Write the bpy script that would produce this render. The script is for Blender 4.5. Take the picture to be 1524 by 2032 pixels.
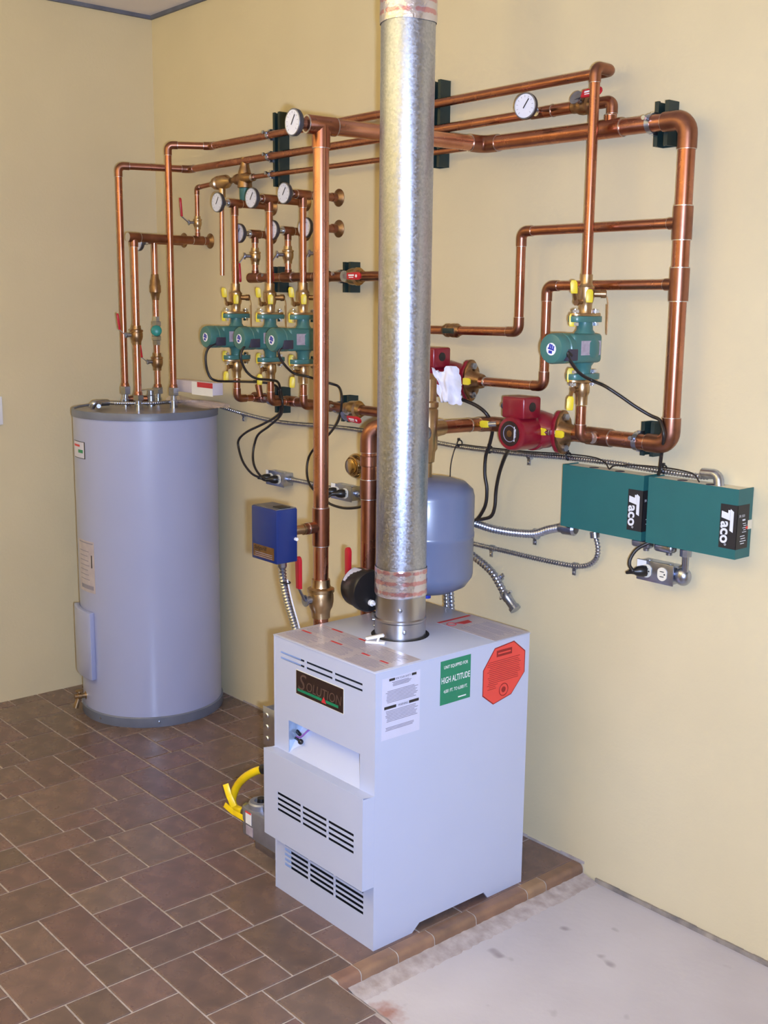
import bpy, bmesh, math, random
from mathutils import Vector, Matrix, Euler

# ------------------------------------------------------------------ clear
for _o in list(bpy.data.objects):
    bpy.data.objects.remove(_o, do_unlink=True)
SC = bpy.context.scene
COL = SC.collection
random.seed(7)
V = Vector

# ------------------------------------------------------------------ camera
CAM_LOC = V((4.24733, -2.41679, 1.57866))
CR = V((0.65257288, 0.75765435, 0.01041749))
CU = V((-0.14367104, 0.1102225, 0.98346817))
CF = V((-0.74398069, 0.64328134, -0.1807812))
cam_data = bpy.data.cameras.new('camera')
cam = bpy.data.objects.new('camera', cam_data)
COL.objects.link(cam)
m3 = Matrix((CR, CU, -CF)).transposed()
cam.matrix_world = Matrix.Translation(CAM_LOC) @ m3.to_4x4()
cam_data.sensor_fit = 'VERTICAL'
cam_data.sensor_height = 24.0
cam_data.sensor_width = 18.0
cam_data.lens = 2241.27 / 2032 * 24.0
cam_data.clip_start = 0.02
SC.camera = cam

# ------------------------------------------------------------------ world (even warm ambient fill, shut out by the closed walls)
world = bpy.data.worlds.new('ambient_fill')
SC.world = world
world.use_nodes = True
bg = world.node_tree.nodes['Background']
bg.inputs['Color'].default_value = (1.0, 0.86, 0.70, 1)
bg.inputs['Strength'].default_value = 0.62

# ------------------------------------------------------------------ the camera's flash, just below and right of the lens
fl = bpy.data.lights.new('camera_flash', 'SPOT')
fl.energy = 430
fl.color = (0.53, 0.67, 1.0)
fl.spot_size = math.radians(110)
fl.spot_blend = 1.0
fl.shadow_soft_size = 0.022
flo = bpy.data.objects.new('camera_flash', fl)
COL.objects.link(flo)
flo.matrix_world = Matrix.Translation(CAM_LOC + CR * 0.055 - CU * 0.04) @ m3.to_4x4()

# ------------------------------------------------------------------ added unseen warm uplights, ambient fill bounced off the ceiling
for _p, _e in (((0.9, -2.7, 1.95), 37), ((2.3, -2.8, 1.95), 40), ((3.9, -3.1, 1.95), 24)):
    al = bpy.data.lights.new('fill_uplight', 'AREA')
    al.energy = _e
    al.color = (1.0, 0.86, 0.42)
    al.shape = 'DISK'
    al.size = 0.35
    alo = bpy.data.objects.new('fill_uplight', al)
    COL.objects.link(alo)
    alo.location = _p
    alo.rotation_euler = (math.pi, 0, 0)

SC.view_settings.view_transform = 'Standard'
SC.view_settings.look = 'None'
SC.view_settings.exposure = 0.07
SC.view_settings.gamma = 1.0
SC.view_settings.use_curve_mapping = False

# ------------------------------------------------------------------ materials
MATS = {}
def mat(name, col, rough=0.5, metal=0.0, noise=0.0, scale=20.0, bump=0.0, bscale=None, spec=0.5, coat=0.0,
        rnoise=0.0, rand=0.0, col2=None, alpha=1.0, trans=0.0, detail=4.0, stretch=None):
    m = bpy.data.materials.new(name)
    m.use_nodes = True
    nt = m.node_tree
    b = nt.nodes['Principled BSDF']
    b.inputs['Base Color'].default_value = (*col, 1)
    b.inputs['Roughness'].default_value = rough
    b.inputs['Metallic'].default_value = metal
    b.inputs['Specular IOR Level'].default_value = spec
    b.inputs['Coat Weight'].default_value = coat
    b.inputs['Coat Roughness'].default_value = 0.14
    b.inputs['Alpha'].default_value = alpha
    b.inputs['Transmission Weight'].default_value = trans
    N = nt.nodes.new
    L = nt.links.new
    tc = None
    def coords():
        nonlocal tc
        if tc is None:
            t = N('ShaderNodeTexCoord')
            mp = N('ShaderNodeMapping')
            if stretch:
                mp.inputs['Scale'].default_value = stretch
            L(t.outputs['Object'], mp.inputs['Vector'])
            tc = mp
        return tc.outputs['Vector']
    if noise > 0 or col2:
        n = N('ShaderNodeTexNoise')
        n.inputs['Scale'].default_value = scale
        n.inputs['Detail'].default_value = detail
        L(coords(), n.inputs['Vector'])
        mx = N('ShaderNodeMix')
        mx.data_type = 'RGBA'
        rp = N('ShaderNodeMapRange')
        rp.inputs['From Min'].default_value = 0.3
        rp.inputs['From Max'].default_value = 0.7
        L(n.outputs['Fac'], rp.inputs['Value'])
        L(rp.outputs['Result'], mx.inputs['Factor'])
        c2 = col2 if col2 else tuple(max(0, c * (1 - noise)) for c in col)
        c1 = col if col2 else tuple(min(1, c * (1 + noise * 0.5)) for c in col)
        mx.inputs['A'].default_value = (*c1, 1)
        mx.inputs['B'].default_value = (*c2, 1)
        out = mx.outputs['Result']
        if rand > 0:
            oi = N('ShaderNodeObjectInfo')
            mr = N('ShaderNodeMapRange')
            mr.inputs['To Min'].default_value = 1 - rand
            mr.inputs['To Max'].default_value = 1 + rand
            L(oi.outputs['Random'], mr.inputs['Value'])
            hs = N('ShaderNodeHueSaturation')
            wn = N('ShaderNodeTexWhiteNoise'); wn.noise_dimensions = '1D'
            L(oi.outputs['Random'], wn.inputs['W'])
            mh = N('ShaderNodeMapRange'); mh.inputs['To Min'].default_value = 0.485; mh.inputs['To Max'].default_value = 0.512
            L(wn.outputs['Value'], mh.inputs['Value']); L(mh.outputs['Result'], hs.inputs['Hue'])
            L(mr.outputs['Result'], hs.inputs['Value'])
            L(out, hs.inputs['Color'])
            out = hs.outputs['Color']
        L(out, b.inputs['Base Color'])
        if rnoise > 0:
            mr2 = N('ShaderNodeMapRange')
            mr2.inputs['To Min'].default_value = max(0.02, rough - rnoise)
            mr2.inputs['To Max'].default_value = rough + rnoise
            L(n.outputs['Fac'], mr2.inputs['Value'])
            L(mr2.outputs['Result'], b.inputs['Roughness'])
    if bump > 0:
        n2 = N('ShaderNodeTexNoise')
        n2.inputs['Scale'].default_value = bscale or scale
        n2.inputs['Detail'].default_value = 3
        L(coords(), n2.inputs['Vector'])
        bp = N('ShaderNodeBump')
        bp.inputs['Strength'].default_value = bump
        bp.inputs['Distance'].default_value = 0.002
        L(n2.outputs['Fac'], bp.inputs['Height'])
        L(bp.outputs['Normal'], b.inputs['Normal'])
    MATS[name] = m
    return m

mat('wall_paint', (0.645, 0.547, 0.350), 0.55, noise=0.04, scale=3, bump=0.25, bscale=90)
mat('ceiling_paint', (0.72, 0.68, 0.72), 0.7, noise=0.03, scale=5, bump=0.2, bscale=60)
mat('joint_grey_blue', (0.13, 0.14, 0.19), 0.7, noise=0.3, scale=9)
mat('grout', (0.44, 0.37, 0.34), 0.75, noise=0.25, scale=40)
mat('tile', (0.195, 0.118, 0.092), 0.28, col2=(0.120, 0.080, 0.068), scale=16, bump=0.22, bscale=45, rand=0.14, rnoise=0.08, detail=9)
mat('bullnose_tile', (0.30, 0.17, 0.10), 0.4, col2=(0.17, 0.10, 0.07), scale=14, bump=0.2, bscale=45, rand=0.15, detail=8)
mat('mortar', (0.48, 0.42, 0.41), 0.85, col2=(0.33, 0.27, 0.25), scale=34, bump=0.8, bscale=60, detail=8)
mat('baseboard_dirt', (0.36, 0.30, 0.24), 0.85, col2=(0.16, 0.14, 0.13), scale=24, bump=0.6, detail=8)
mat('copper', (0.54, 0.24, 0.155), 0.28, 1.0, col2=(0.38, 0.155, 0.095), scale=16, rnoise=0.06, detail=6)
mat('copper_bright', (0.66, 0.335, 0.235), 0.27, 1.0, col2=(0.52, 0.235, 0.155), scale=14, rnoise=0.05, detail=6)
mat('copper_dark', (0.40, 0.18, 0.115), 0.36, 1.0, col2=(0.24, 0.11, 0.075), scale=22, rnoise=0.08, detail=7)
mat('solder', (0.68, 0.66, 0.66), 0.35, 1.0)
mat('brass', (0.60, 0.43, 0.25), 0.33, 1.0, col2=(0.44, 0.30, 0.165), scale=30, rnoise=0.06)
mat('brass_polished', (0.55, 0.38, 0.19), 0.16, 1.0, noise=0.1, scale=20)
mat('grout_light', (0.46, 0.42, 0.38), 0.8, noise=0.15, scale=40)
mat('bronze', (0.42, 0.26, 0.13), 0.38, 1.0, col2=(0.27, 0.16, 0.09), scale=40, bump=0.15)
mat('chrome', (0.66, 0.71, 0.84), 0.18, 1.0, noise=0.1, scale=30)
mat('zinc', (0.48, 0.52, 0.63), 0.30, 1.0, col2=(0.36, 0.39, 0.48), scale=40)
mat('steel', (0.42, 0.46, 0.56), 0.36, 1.0, col2=(0.31, 0.33, 0.41), scale=40)
mat('flex_steel', (0.42, 0.45, 0.56), 0.28, 1.0, noise=0.15, scale=40)
mat('aluminium', (0.54, 0.55, 0.60), 0.30, 1.0, col2=(0.44, 0.44, 0.48), scale=8, stretch=(1, 1, 0.2))
mat('tank_paint', (0.355, 0.39, 0.60), 0.32, noise=0.02, scale=4, coat=0.35)
mat('tank_rim', (0.15, 0.17, 0.235), 0.4, noise=0.15, scale=12)
mat('tank_top', (0.34, 0.30, 0.28), 0.35, 0.6, col2=(0.20, 0.19, 0.20), scale=12)
mat('boiler_paint', (0.49, 0.53, 0.69), 0.34, noise=0.015, scale=5, coat=0.1)
mat('boiler_inside', (0.03, 0.03, 0.035), 0.8, noise=0.3, scale=20)
mat('boiler_black', (0.006, 0.006, 0.008), 0.6, noise=0.3, scale=20)
mat('strut_green', (0.012, 0.028, 0.026), 0.42, noise=0.25, scale=25)
mat('pump_green', (0.05, 0.165, 0.15), 0.36, noise=0.12, scale=18, coat=0.2)
mat('panel_green', (0.02, 0.125, 0.125), 0.42, noise=0.06, scale=12)
mat('panel_cream', (0.72, 0.66, 0.52), 0.5, noise=0.05, scale=12)
mat('pump_red', (0.23, 0.007, 0.020), 0.30, noise=0.12, scale=20, coat=0.25)
mat('black_plastic', (0.012, 0.011, 0.012), 0.35, noise=0.2, scale=30)
mat('cable_black', (0.016, 0.012, 0.012), 0.42, noise=0.2, scale=30)
mat('connector_grey', (0.045, 0.04, 0.065), 0.5, noise=0.15, scale=30)
mat('red_vinyl', (0.52, 0.010, 0.022), 0.33, noise=0.08, scale=20)
mat('yellow_vinyl', (0.72, 0.56, 0.02), 0.4, noise=0.1, scale=20)
mat('yellow_hose', (0.85, 0.60, 0.006), 0.35, noise=0.08, scale=20)
mat('dial_white', (0.66, 0.68, 0.80), 0.25, noise=0.02, scale=20, coat=0.4)
mat('dial_dark', (0.05, 0.045, 0.05), 0.4, noise=0.1, scale=20)
mat('ink_black', (0.02, 0.018, 0.02), 0.5, noise=0.1, scale=20)
mat('ink_grey', (0.26, 0.25, 0.33), 0.5, noise=0.1, scale=60)
mat('ink_rust', (0.22, 0.10, 0.09), 0.5, noise=0.1, scale=20)
mat('ink_red', (0.55, 0.03, 0.04), 0.45, noise=0.1, scale=20)
mat('ink_darkred', (0.28, 0.01, 0.012), 0.45, noise=0.1, scale=20)
mat('ink_white', (0.82, 0.82, 0.84), 0.4, noise=0.03, scale=20)
mat('ink_blue', (0.02, 0.03, 0.36), 0.4, noise=0.1, scale=20)
mat('ink_green', (0.01, 0.22, 0.10), 0.4, noise=0.1, scale=20)
mat('badge_brown', (0.028, 0.015, 0.014), 0.3, noise=0.2, scale=20)
mat('badge_gold', (0.11, 0.065, 0.05), 0.35, noise=0.1, scale=20)
mat('sticker_clear', (0.60, 0.60, 0.76), 0.3, noise=0.03, scale=30)
mat('sticker_worn', (0.50, 0.45, 0.48), 0.3, col2=(0.40, 0.36, 0.42), scale=30, stretch=(1, 0.35, 1))
mat('sticker_green', (0.008, 0.22, 0.115), 0.35, noise=0.05, scale=20)
mat('sticker_red', (0.78, 0.065, 0.05), 0.4, noise=0.05, scale=20)
mat('nameplate', (0.46, 0.42, 0.48), 0.35, col2=(0.34, 0.28, 0.34), scale=60)
mat('box_blue', (0.005, 0.022, 0.135), 0.36, noise=0.08, scale=12)
mat('cover_blue', (0.015, 0.04, 0.42), 0.4, noise=0.1, scale=14)
mat('expansion_blue', (0.155, 0.185, 0.30), 0.35, noise=0.06, scale=8, coat=0.2)
mat('white_cloth', (0.80, 0.78, 0.86), 0.9, noise=0.08, scale=30, bump=0.4, bscale=60)
mat('white_plastic', (0.80, 0.79, 0.82), 0.35, noise=0.03, scale=20)
mat('ivory_plastic', (0.74, 0.70, 0.60), 0.35, noise=0.03, scale=20)
mat('carton', (0.62, 0.57, 0.66), 0.5, noise=0.05, scale=20)
mat('plastic_bag', (0.80, 0.66, 0.66), 0.25, noise=0.1, scale=20, alpha=0.35)
mat('damper_label', (0.55, 0.53, 0.60), 0.4, noise=0.1, scale=60)
mat('gas_valve', (0.30, 0.31, 0.37), 0.38, 0.6, noise=0.15, scale=30)
mat('purple_wire', (0.26, 0.10, 0.42), 0.4, noise=0.1, scale=30)
mat('pale_blue_metal', (0.36, 0.46, 0.62), 0.3, 0.5, noise=0.15, scale=30)
mat('teal_cap', (0.02, 0.26, 0.22), 0.35, noise=0.15, scale=30)
mat('silver_logo', (0.72, 0.73, 0.78), 0.35, noise=0.05, scale=30)

def concrete_mat():
    m = mat('concrete', (0.53, 0.49, 0.50), 0.75, col2=(0.46, 0.42, 0.43), scale=3.5, bump=0.3, bscale=50, detail=9)
    nt = m.node_tree
    N, L = nt.nodes.new, nt.links.new
    b = nt.nodes['Principled BSDF']
    prev = b.inputs['Base Color'].links[0].from_socket
    tc = N('ShaderNodeTexCoord')
    # small dark smudges
    n = N('ShaderNodeTexNoise'); n.inputs['Scale'].default_value = 11; n.inputs['Detail'].default_value = 2
    L(tc.outputs['Object'], n.inputs['Vector'])
    r = N('ShaderNodeMapRange'); r.inputs['From Min'].default_value = 0.70; r.inputs['From Max'].default_value = 0.78
    L(n.outputs['Fac'], r.inputs['Value'])
    mx = N('ShaderNodeMix'); mx.data_type = 'RGBA'
    L(r.outputs['Result'], mx.inputs['Factor']); L(prev, mx.inputs['A'])
    mx.inputs['B'].default_value = (0.30, 0.26, 0.27, 1)
    # a smear of red primer by the corner of the kerb
    vd = N('ShaderNodeVectorMath'); vd.operation = 'DISTANCE'
    vd.inputs[1].default_value = (2.47, -0.86, -0.03)
    n3 = N('ShaderNodeTexNoise'); n3.inputs['Scale'].default_value = 45
    L(tc.outputs['Object'], n3.inputs['Vector'])
    va = N('ShaderNodeMath'); va.operation = 'MULTIPLY_ADD'; va.inputs[1].default_value = 0.07
    L(tc.outputs['Object'], vd.inputs[0])
    L(n3.outputs['Fac'], va.inputs[0]); L(vd.outputs['Value'], va.inputs[2])
    r2 = N('ShaderNodeMapRange'); r2.inputs['From Min'].default_value = 0.090; r2.inputs['From Max'].default_value = 0.045
    L(va.outputs['Value'], r2.inputs['Value'])
    mx2 = N('ShaderNodeMix'); mx2.data_type = 'RGBA'
    L(r2.outputs['Result'], mx2.inputs['Factor']); L(mx.outputs['Result'], mx2.inputs['A'])
    mx2.inputs['B'].default_value = (0.36, 0.19, 0.15, 1)
    L(mx2.outputs['Result'], b.inputs['Base Color'])
concrete_mat()

def galvanized():
    m = mat('galvanized', (0.55, 0.57, 0.63), 0.28, 1.0)
    nt = m.node_tree
    N, L = nt.nodes.new, nt.links.new
    b = nt.nodes['Principled BSDF']
    tc = N('ShaderNodeTexCoord')
    vo = N('ShaderNodeTexVoronoi'); vo.inputs['Scale'].default_value = 210
    L(tc.outputs['Object'], vo.inputs['Vector'])
    mr = N('ShaderNodeMapRange'); mr.inputs['To Min'].default_value = 0.32; mr.inputs['To Max'].default_value = 0.46
    sep = N('ShaderNodeSeparateColor')
    L(vo.outputs['Color'], sep.inputs['Color'])
    L(sep.outputs['Red'], mr.inputs['Value']); L(mr.outputs['Result'], b.inputs['Roughness'])
    mx = N('ShaderNodeMix'); mx.data_type = 'RGBA'
    mx.inputs['A'].default_value = (0.42, 0.46, 0.56, 1); mx.inputs['B'].default_value = (0.53, 0.57, 0.67, 1)
    L(sep.outputs['Green'], mx.inputs['Factor']); L(mx.outputs['Result'], b.inputs['Base Color'])
    bp = N('ShaderNodeBump'); bp.inputs['Strength'].default_value = 0.10; bp.inputs['Distance'].default_value = 0.001
    L(sep.outputs['Blue'], bp.inputs['Height']); L(bp.outputs['Normal'], b.inputs['Normal'])
galvanized()

def foil_tape():
    m = mat('foil_tape', (0.66, 0.60, 0.64), 0.24, 0.85)
    nt = m.node_tree
    N, L = nt.nodes.new, nt.links.new
    b = nt.nodes['Principled BSDF']
    tc = N('ShaderNodeTexCoord')
    w = N('ShaderNodeTexWave'); w.bands_direction = 'Z'; w.inputs['Scale'].default_value = 11.5; w.inputs['Distortion'].default_value = 0.6
    L(tc.outputs['Object'], w.inputs['Vector'])
    n = N('ShaderNodeTexNoise'); n.inputs['Scale'].default_value = 60; n.inputs['Detail'].default_value = 2
    mp = N('ShaderNodeMapping'); mp.inputs['Scale'].default_value = (1, 1, 0.4)
    L(tc.outputs['Object'], mp.inputs['Vector']); L(mp.outputs['Vector'], n.inputs['Vector'])
    ad = N('ShaderNodeMath'); ad.operation = 'MULTIPLY'
    L(w.outputs['Fac'], ad.inputs[0]); L(n.outputs['Fac'], ad.inputs[1])
    r = N('ShaderNodeMapRange'); r.inputs['From Min'].default_value = 0.30; r.inputs['From Max'].default_value = 0.42
    r.inputs['To Max'].default_value = 0.75
    L(ad.outputs['Value'], r.inputs['Value'])
    mx = N('ShaderNodeMix'); mx.data_type = 'RGBA'
    mx.inputs['A'].default_value = (0.72, 0.70, 0.78, 1); mx.inputs['B'].default_value = (0.66, 0.26, 0.29, 1)
    L(r.outputs['Result'], mx.inputs['Factor']); L(mx.outputs['Result'], b.inputs['Base Color'])
    n2 = N('ShaderNodeTexNoise'); n2.inputs['Scale'].default_value = 34; n2.inputs['Detail'].default_value = 3
    L(tc.outputs['Object'], n2.inputs['Vector'])
    bp = N('ShaderNodeBump'); bp.inputs['Strength'].default_value = 0.55; bp.inputs['Distance'].default_value = 0.006
    L(n2.outputs['Fac'], bp.inputs['Height']); L(bp.outputs['Normal'], b.inputs['Normal'])
foil_tape()

# ------------------------------------------------------------------ mesh helpers
def frame(d):
    d = V(d).normalized()
    a = V((0, 0, 1)) if abs(d.z) < 0.9 else V((1, 0, 0))
    u = d.cross(a).normalized()
    return d, u, d.cross(u).normalized()

def fillet(pts, rb, seg=7):
    pts = [V(p) for p in pts]
    out = [pts[0]]
    for i in range(1, len(pts) - 1):
        a, b, c = pts[i - 1], pts[i], pts[i + 1]
        d1, d2 = (b - a).normalized(), (c - b).normalized()
        ang = d1.angle(d2)
        if ang < 0.03:
            out.append(b); continue
        t = min(rb * math.tan(ang / 2), (b - a).length * 0.49, (c - b).length * 0.49)
        r = t / math.tan(ang / 2)
        p1, p2 = b - d1 * t, b + d2 * t
        n = (d2 - d1).normalized()
        ctr = b + n * (r / math.cos(ang / 2))
        for k in range(seg + 1):
            f = k / seg
            q = (p1 - ctr).lerp(p2 - ctr, f)
            # spherical interpolation
            w1, w2 = math.sin((1 - f) * ang) / math.sin(ang), math.sin(f * ang) / math.sin(ang)
            q = (p1 - ctr) * w1 + (p2 - ctr) * w2
            out.append(ctr + q)
    out.append(pts[-1])
    return out

def spline(pts, seg=8):
    P = [V(p) for p in pts]
    P = [P[0] * 2 - P[1]] + P + [P[-1] * 2 - P[-2]]
    out = []
    for i in range(1, len(P) - 2):
        a, b, c, d = P[i - 1], P[i], P[i + 1], P[i + 2]
        for k in range(seg):
            t = k / seg
            out.append(0.5 * ((2 * b) + (c - a) * t + (2 * a - 5 * b + 4 * c - d) * t * t + (3 * b - a - 3 * c + d) * t ** 3))
    out.append(P[-2])
    return out

class MB:
    def __init__(s):
        s.v = []; s.f = []
    def add(s, vs, fs):
        o = len(s.v)
        s.v += [V(p) for p in vs]
        s.f += [tuple(i + o for i in f) for f in fs]
        return s
    def box(s, a, b):
        (x0, y0, z0), (x1, y1, z1) = a, b
        x0, x1 = min(x0, x1), max(x0, x1); y0, y1 = min(y0, y1), max(y0, y1); z0, z1 = min(z0, z1), max(z0, z1)
        return s.add([(x0, y0, z0), (x1, y0, z0), (x1, y1, z0), (x0, y1, z0), (x0, y0, z1), (x1, y0, z1), (x1, y1, z1), (x0, y1, z1)],
                     [(0, 3, 2, 1), (4, 5, 6, 7), (0, 1, 5, 4), (1, 2, 6, 5), (2, 3, 7, 6), (3, 0, 4, 7)])
    def obox(s, c, u, v, w):
        """oriented box: centre and three half-axis vectors"""
        c, u, v, w = V(c), V(u), V(v), V(w)
        if u.cross(v).dot(w) < 0: w = -w
        P = [c + u * i + v * j + w * k for k in (-1, 1) for (i, j) in ((-1, -1), (1, -1), (1, 1), (-1, 1))]
        return s.add(P, [(0, 3, 2, 1), (4, 5, 6, 7), (0, 1, 5, 4), (1, 2, 6, 5), (2, 3, 7, 6), (3, 0, 4, 7)])
    def lathe(s, p0, d, prof, n=24, cap=True):
        d, u, w = frame(d)
        p0 = V(p0)
        vs = []
        for t, r in prof:
            for k in range(n):
                a = 2 * math.pi * k / n
                vs.append(p0 + d * t + (u * math.cos(a) + w * math.sin(a)) * r)
        fs = []
        for i in range(len(prof) - 1):
            for k in range(n):
                k2 = (k + 1) % n
                fs.append((i * n + k, i * n + k2, (i + 1) * n + k2, (i + 1) * n + k))
        if cap:
            fs.append(tuple(reversed(range(n))))
            fs.append(tuple((len(prof) - 1) * n + k for k in range(n)))
        return s.add(vs, fs)
    def cyl(s, p0, p1, r0, r1=None, n=20):
        p0, p1 = V(p0), V(p1)
        return s.lathe(p0, p1 - p0, [(0, r0), ((p1 - p0).length, r0 if r1 is None else r1)], n)
    def tube(s, path, r, n=12, cap=True):
        P = [V(p) for p in path]
        rs = r if isinstance(r, (list, tuple)) else [r] * len(P)
        T = []
        for i in range(len(P)):
            a = P[max(0, i - 1)]; b = P[min(len(P) - 1, i + 1)]
            T.append((b - a).normalized())
        _, u, w = frame(T[0])
        vs = []
        for i, p in enumerate(P):
            if i:
                q = T[i - 1].rotation_difference(T[i])
                u = (q @ u); u = (u - T[i] * u.dot(T[i])).normalized()
            w = T[i].cross(u)
            for k in range(n):
                a = 2 * math.pi * k / n
                vs.append(p + (u * math.cos(a) + w * math.sin(a)) * rs[i])
        fs = []
        for i in range(len(P) - 1):
            for k in range(n):
                k2 = (k + 1) % n
                fs.append((i * n + k, i * n + k2, (i + 1) * n + k2, (i + 1) * n + k))
        if cap:
            fs.append(tuple(reversed(range(n))))
            fs.append(tuple((len(P) - 1) * n + k for k in range(n)))
        return s.add(vs, fs)
    def prism(s, poly, o, u, v, w):
        """polygon (2D) in the u,v plane at o, extruded by vector w"""
        o, u, v, w = V(o), V(u), V(v), V(w)
        n = len(poly)
        area = sum(poly[i][0] * poly[(i + 1) % n][1] - poly[(i + 1) % n][0] * poly[i][1] for i in range(n))
        if (area > 0) != (u.cross(v).dot(w) > 0): poly = list(reversed(poly))
        P = [o + u * a + v * b for a, b in poly] + [o + u * a + v * b + w for a, b in poly]
        fs = [tuple(reversed(range(n))), tuple(range(n, 2 * n))]
        fs += [(i, (i + 1) % n, n + (i + 1) % n, n + i) for i in range(n)]
        return s.add(P, fs)
    def torus(s, c, d, R, r, n=24, m=8):
        d, u, w = frame(d); c = V(c)
        vs = []; fs = []
        for i in range(n):
            a = 2 * math.pi * i / n
            e = u * math.cos(a) + w * math.sin(a)
            for j in range(m):
                b = 2 * math.pi * j / m
                vs.append(c + e * (R + r * math.cos(b)) + d * (r * math.sin(b)))
        for i in range(n):
            for j in range(m):
                fs.append((i * m + j, ((i + 1) % n) * m + j, ((i + 1) % n) * m + (j + 1) % m, i * m + (j + 1) % m))
        return s.add(vs, fs)
    def ball(s, c, rad, n=16, m=9):
        c = V(c); rx, ry, rz = rad if isinstance(rad, (tuple, list)) else (rad,) * 3
        vs = [c + V((0, 0, -rz))]
        for j in range(1, m):
            b = -math.pi / 2 + math.pi * j / m
            for i in range(n):
                a = 2 * math.pi * i / n
                vs.append(c + V((rx * math.cos(b) * math.cos(a), ry * math.cos(b) * math.sin(a), rz * math.sin(b))))
        vs.append(c + V((0, 0, rz)))
        fs = []
        for i in range(n):
            fs.append((0, 1 + (i + 1) % n, 1 + i))
            for j in range(m - 2):
                a = 1 + j * n
                fs.append((a + i, a + (i + 1) % n, a + n + (i + 1) % n, a + n + i))
            a = 1 + (m - 2) * n
            fs.append((a + i, a + (i + 1) % n, len(vs) - 1))
        return s.add(vs, fs)
    def build(s, name, material, parent=None, bevel=0.0, seg=2, ang=38, local=False):
        me = bpy.data.meshes.new(name)
        vs = s.v
        if parent is not None and not local:
            inv = ROOTM[parent.name].inverted()
            vs = [inv @ p for p in vs]
        me.from_pydata([tuple(p) for p in vs], [], s.f)
        if bevel > 0:
            bm = bmesh.new(); bm.from_mesh(me)
            bmesh.ops.bevel(bm, geom=[e for e in bm.edges if len(e.link_faces) == 2 and e.calc_face_angle(0) > 0.5],
                            offset=bevel, segments=seg, affect='EDGES', clamp_overlap=True, profile=0.5)
            bm.to_mesh(me); bm.free()
        me.polygons.foreach_set('use_smooth', [True] * len(me.polygons))
        me.set_sharp_from_angle(angle=math.radians(ang))
        me.materials.append(MATS[material])
        o = bpy.data.objects.new(name, me)
        COL.objects.link(o)
        if parent is not None:
            o.parent = parent
            ROOTM[o.name] = ROOTM[parent.name]
        else:
            ROOTM[o.name] = Matrix.Identity(4)
        return o

ROOTM = {}
def tag(o, label, cat, group=None):
    o['label'] = label; o['category'] = cat
    if group: o['group'] = group
    return o
def thing(name, label, cat, loc=(0, 0, 0), group=None, rz=0.0):
    o = bpy.data.objects.new(name, None)
    o.empty_display_size = 0.02
    COL.objects.link(o)
    o.location = loc; o.rotation_euler = (0, 0, rz)
    ROOTM[o.name] = Matrix.Translation(V(loc)) @ Euler((0, 0, rz)).to_matrix().to_4x4()
    return tag(o, label, cat, group)
def struct(o):
    o['kind'] = 'structure'
    return o
def copy_tree(o, parent=None):
    c = o.copy(); COL.objects.link(c)
    if parent is not None: c.parent = parent
    for ch in o.children: copy_tree(ch, c)
    return c
def place(proto, first, loc, rz=0.0, label=None):
    """move the prototype itself the first time, afterwards a copy of it"""
    o = proto if first else copy_tree(proto)
    o.location = loc; o.rotation_euler = (0, 0, rz)
    if label: o['label'] = label
    ROOTM[o.name] = Matrix.Translation(V(loc)) @ Euler((0, 0, rz)).to_matrix().to_4x4()
    return o

FONT_CACHE = {}
def lettering(name, s, material, parent, o, u, v, width=None, height=None, depth=0.0004, shear=0.0, local=False, centre=True, space=1.0, bold=0.0):
    """flat raised lettering: o = centre (or left base) of the text block, u = reading direction, v = up"""
    cu = bpy.data.curves.new(name, 'FONT')
    cu.body = s; cu.shear = shear; cu.space_character = space; cu.offset = bold
    cu.resolution_u = 3
    ob = bpy.data.objects.new(name, cu); COL.objects.link(ob)
    dg = bpy.context.evaluated_depsgraph_get()
    me0 = bpy.data.meshes.new_from_object(ob.evaluated_get(dg))
    vs = [p.co.copy() for p in me0.vertices]; fs = [tuple(p.vertices) for p in me0.polygons]
    bpy.data.objects.remove(ob); bpy.data.curves.remove(cu); bpy.data.meshes.remove(me0)
    if not vs: return None
    x0, x1 = min(p.x for p in vs), max(p.x for p in vs); y0, y1 = min(p.y for p in vs), max(p.y for p in vs)
    sx = width / (x1 - x0) if width else None
    sy = height / (y1 - y0) if height else None
    sx = sx or sy; sy = sy or sx
    o, u, v = V(o), V(u).normalized(), V(v).normalized()
    n = u.cross(v)
    cx, cy = ((x0 + x1) / 2, (y0 + y1) / 2) if centre else (x0, y0)
    mb = MB()
    mb.add([o + u * (p.x - cx) * sx + v * (p.y - cy) * sy + n * depth for p in vs], fs)
    return mb.build(name, material, parent, local=local)

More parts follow.
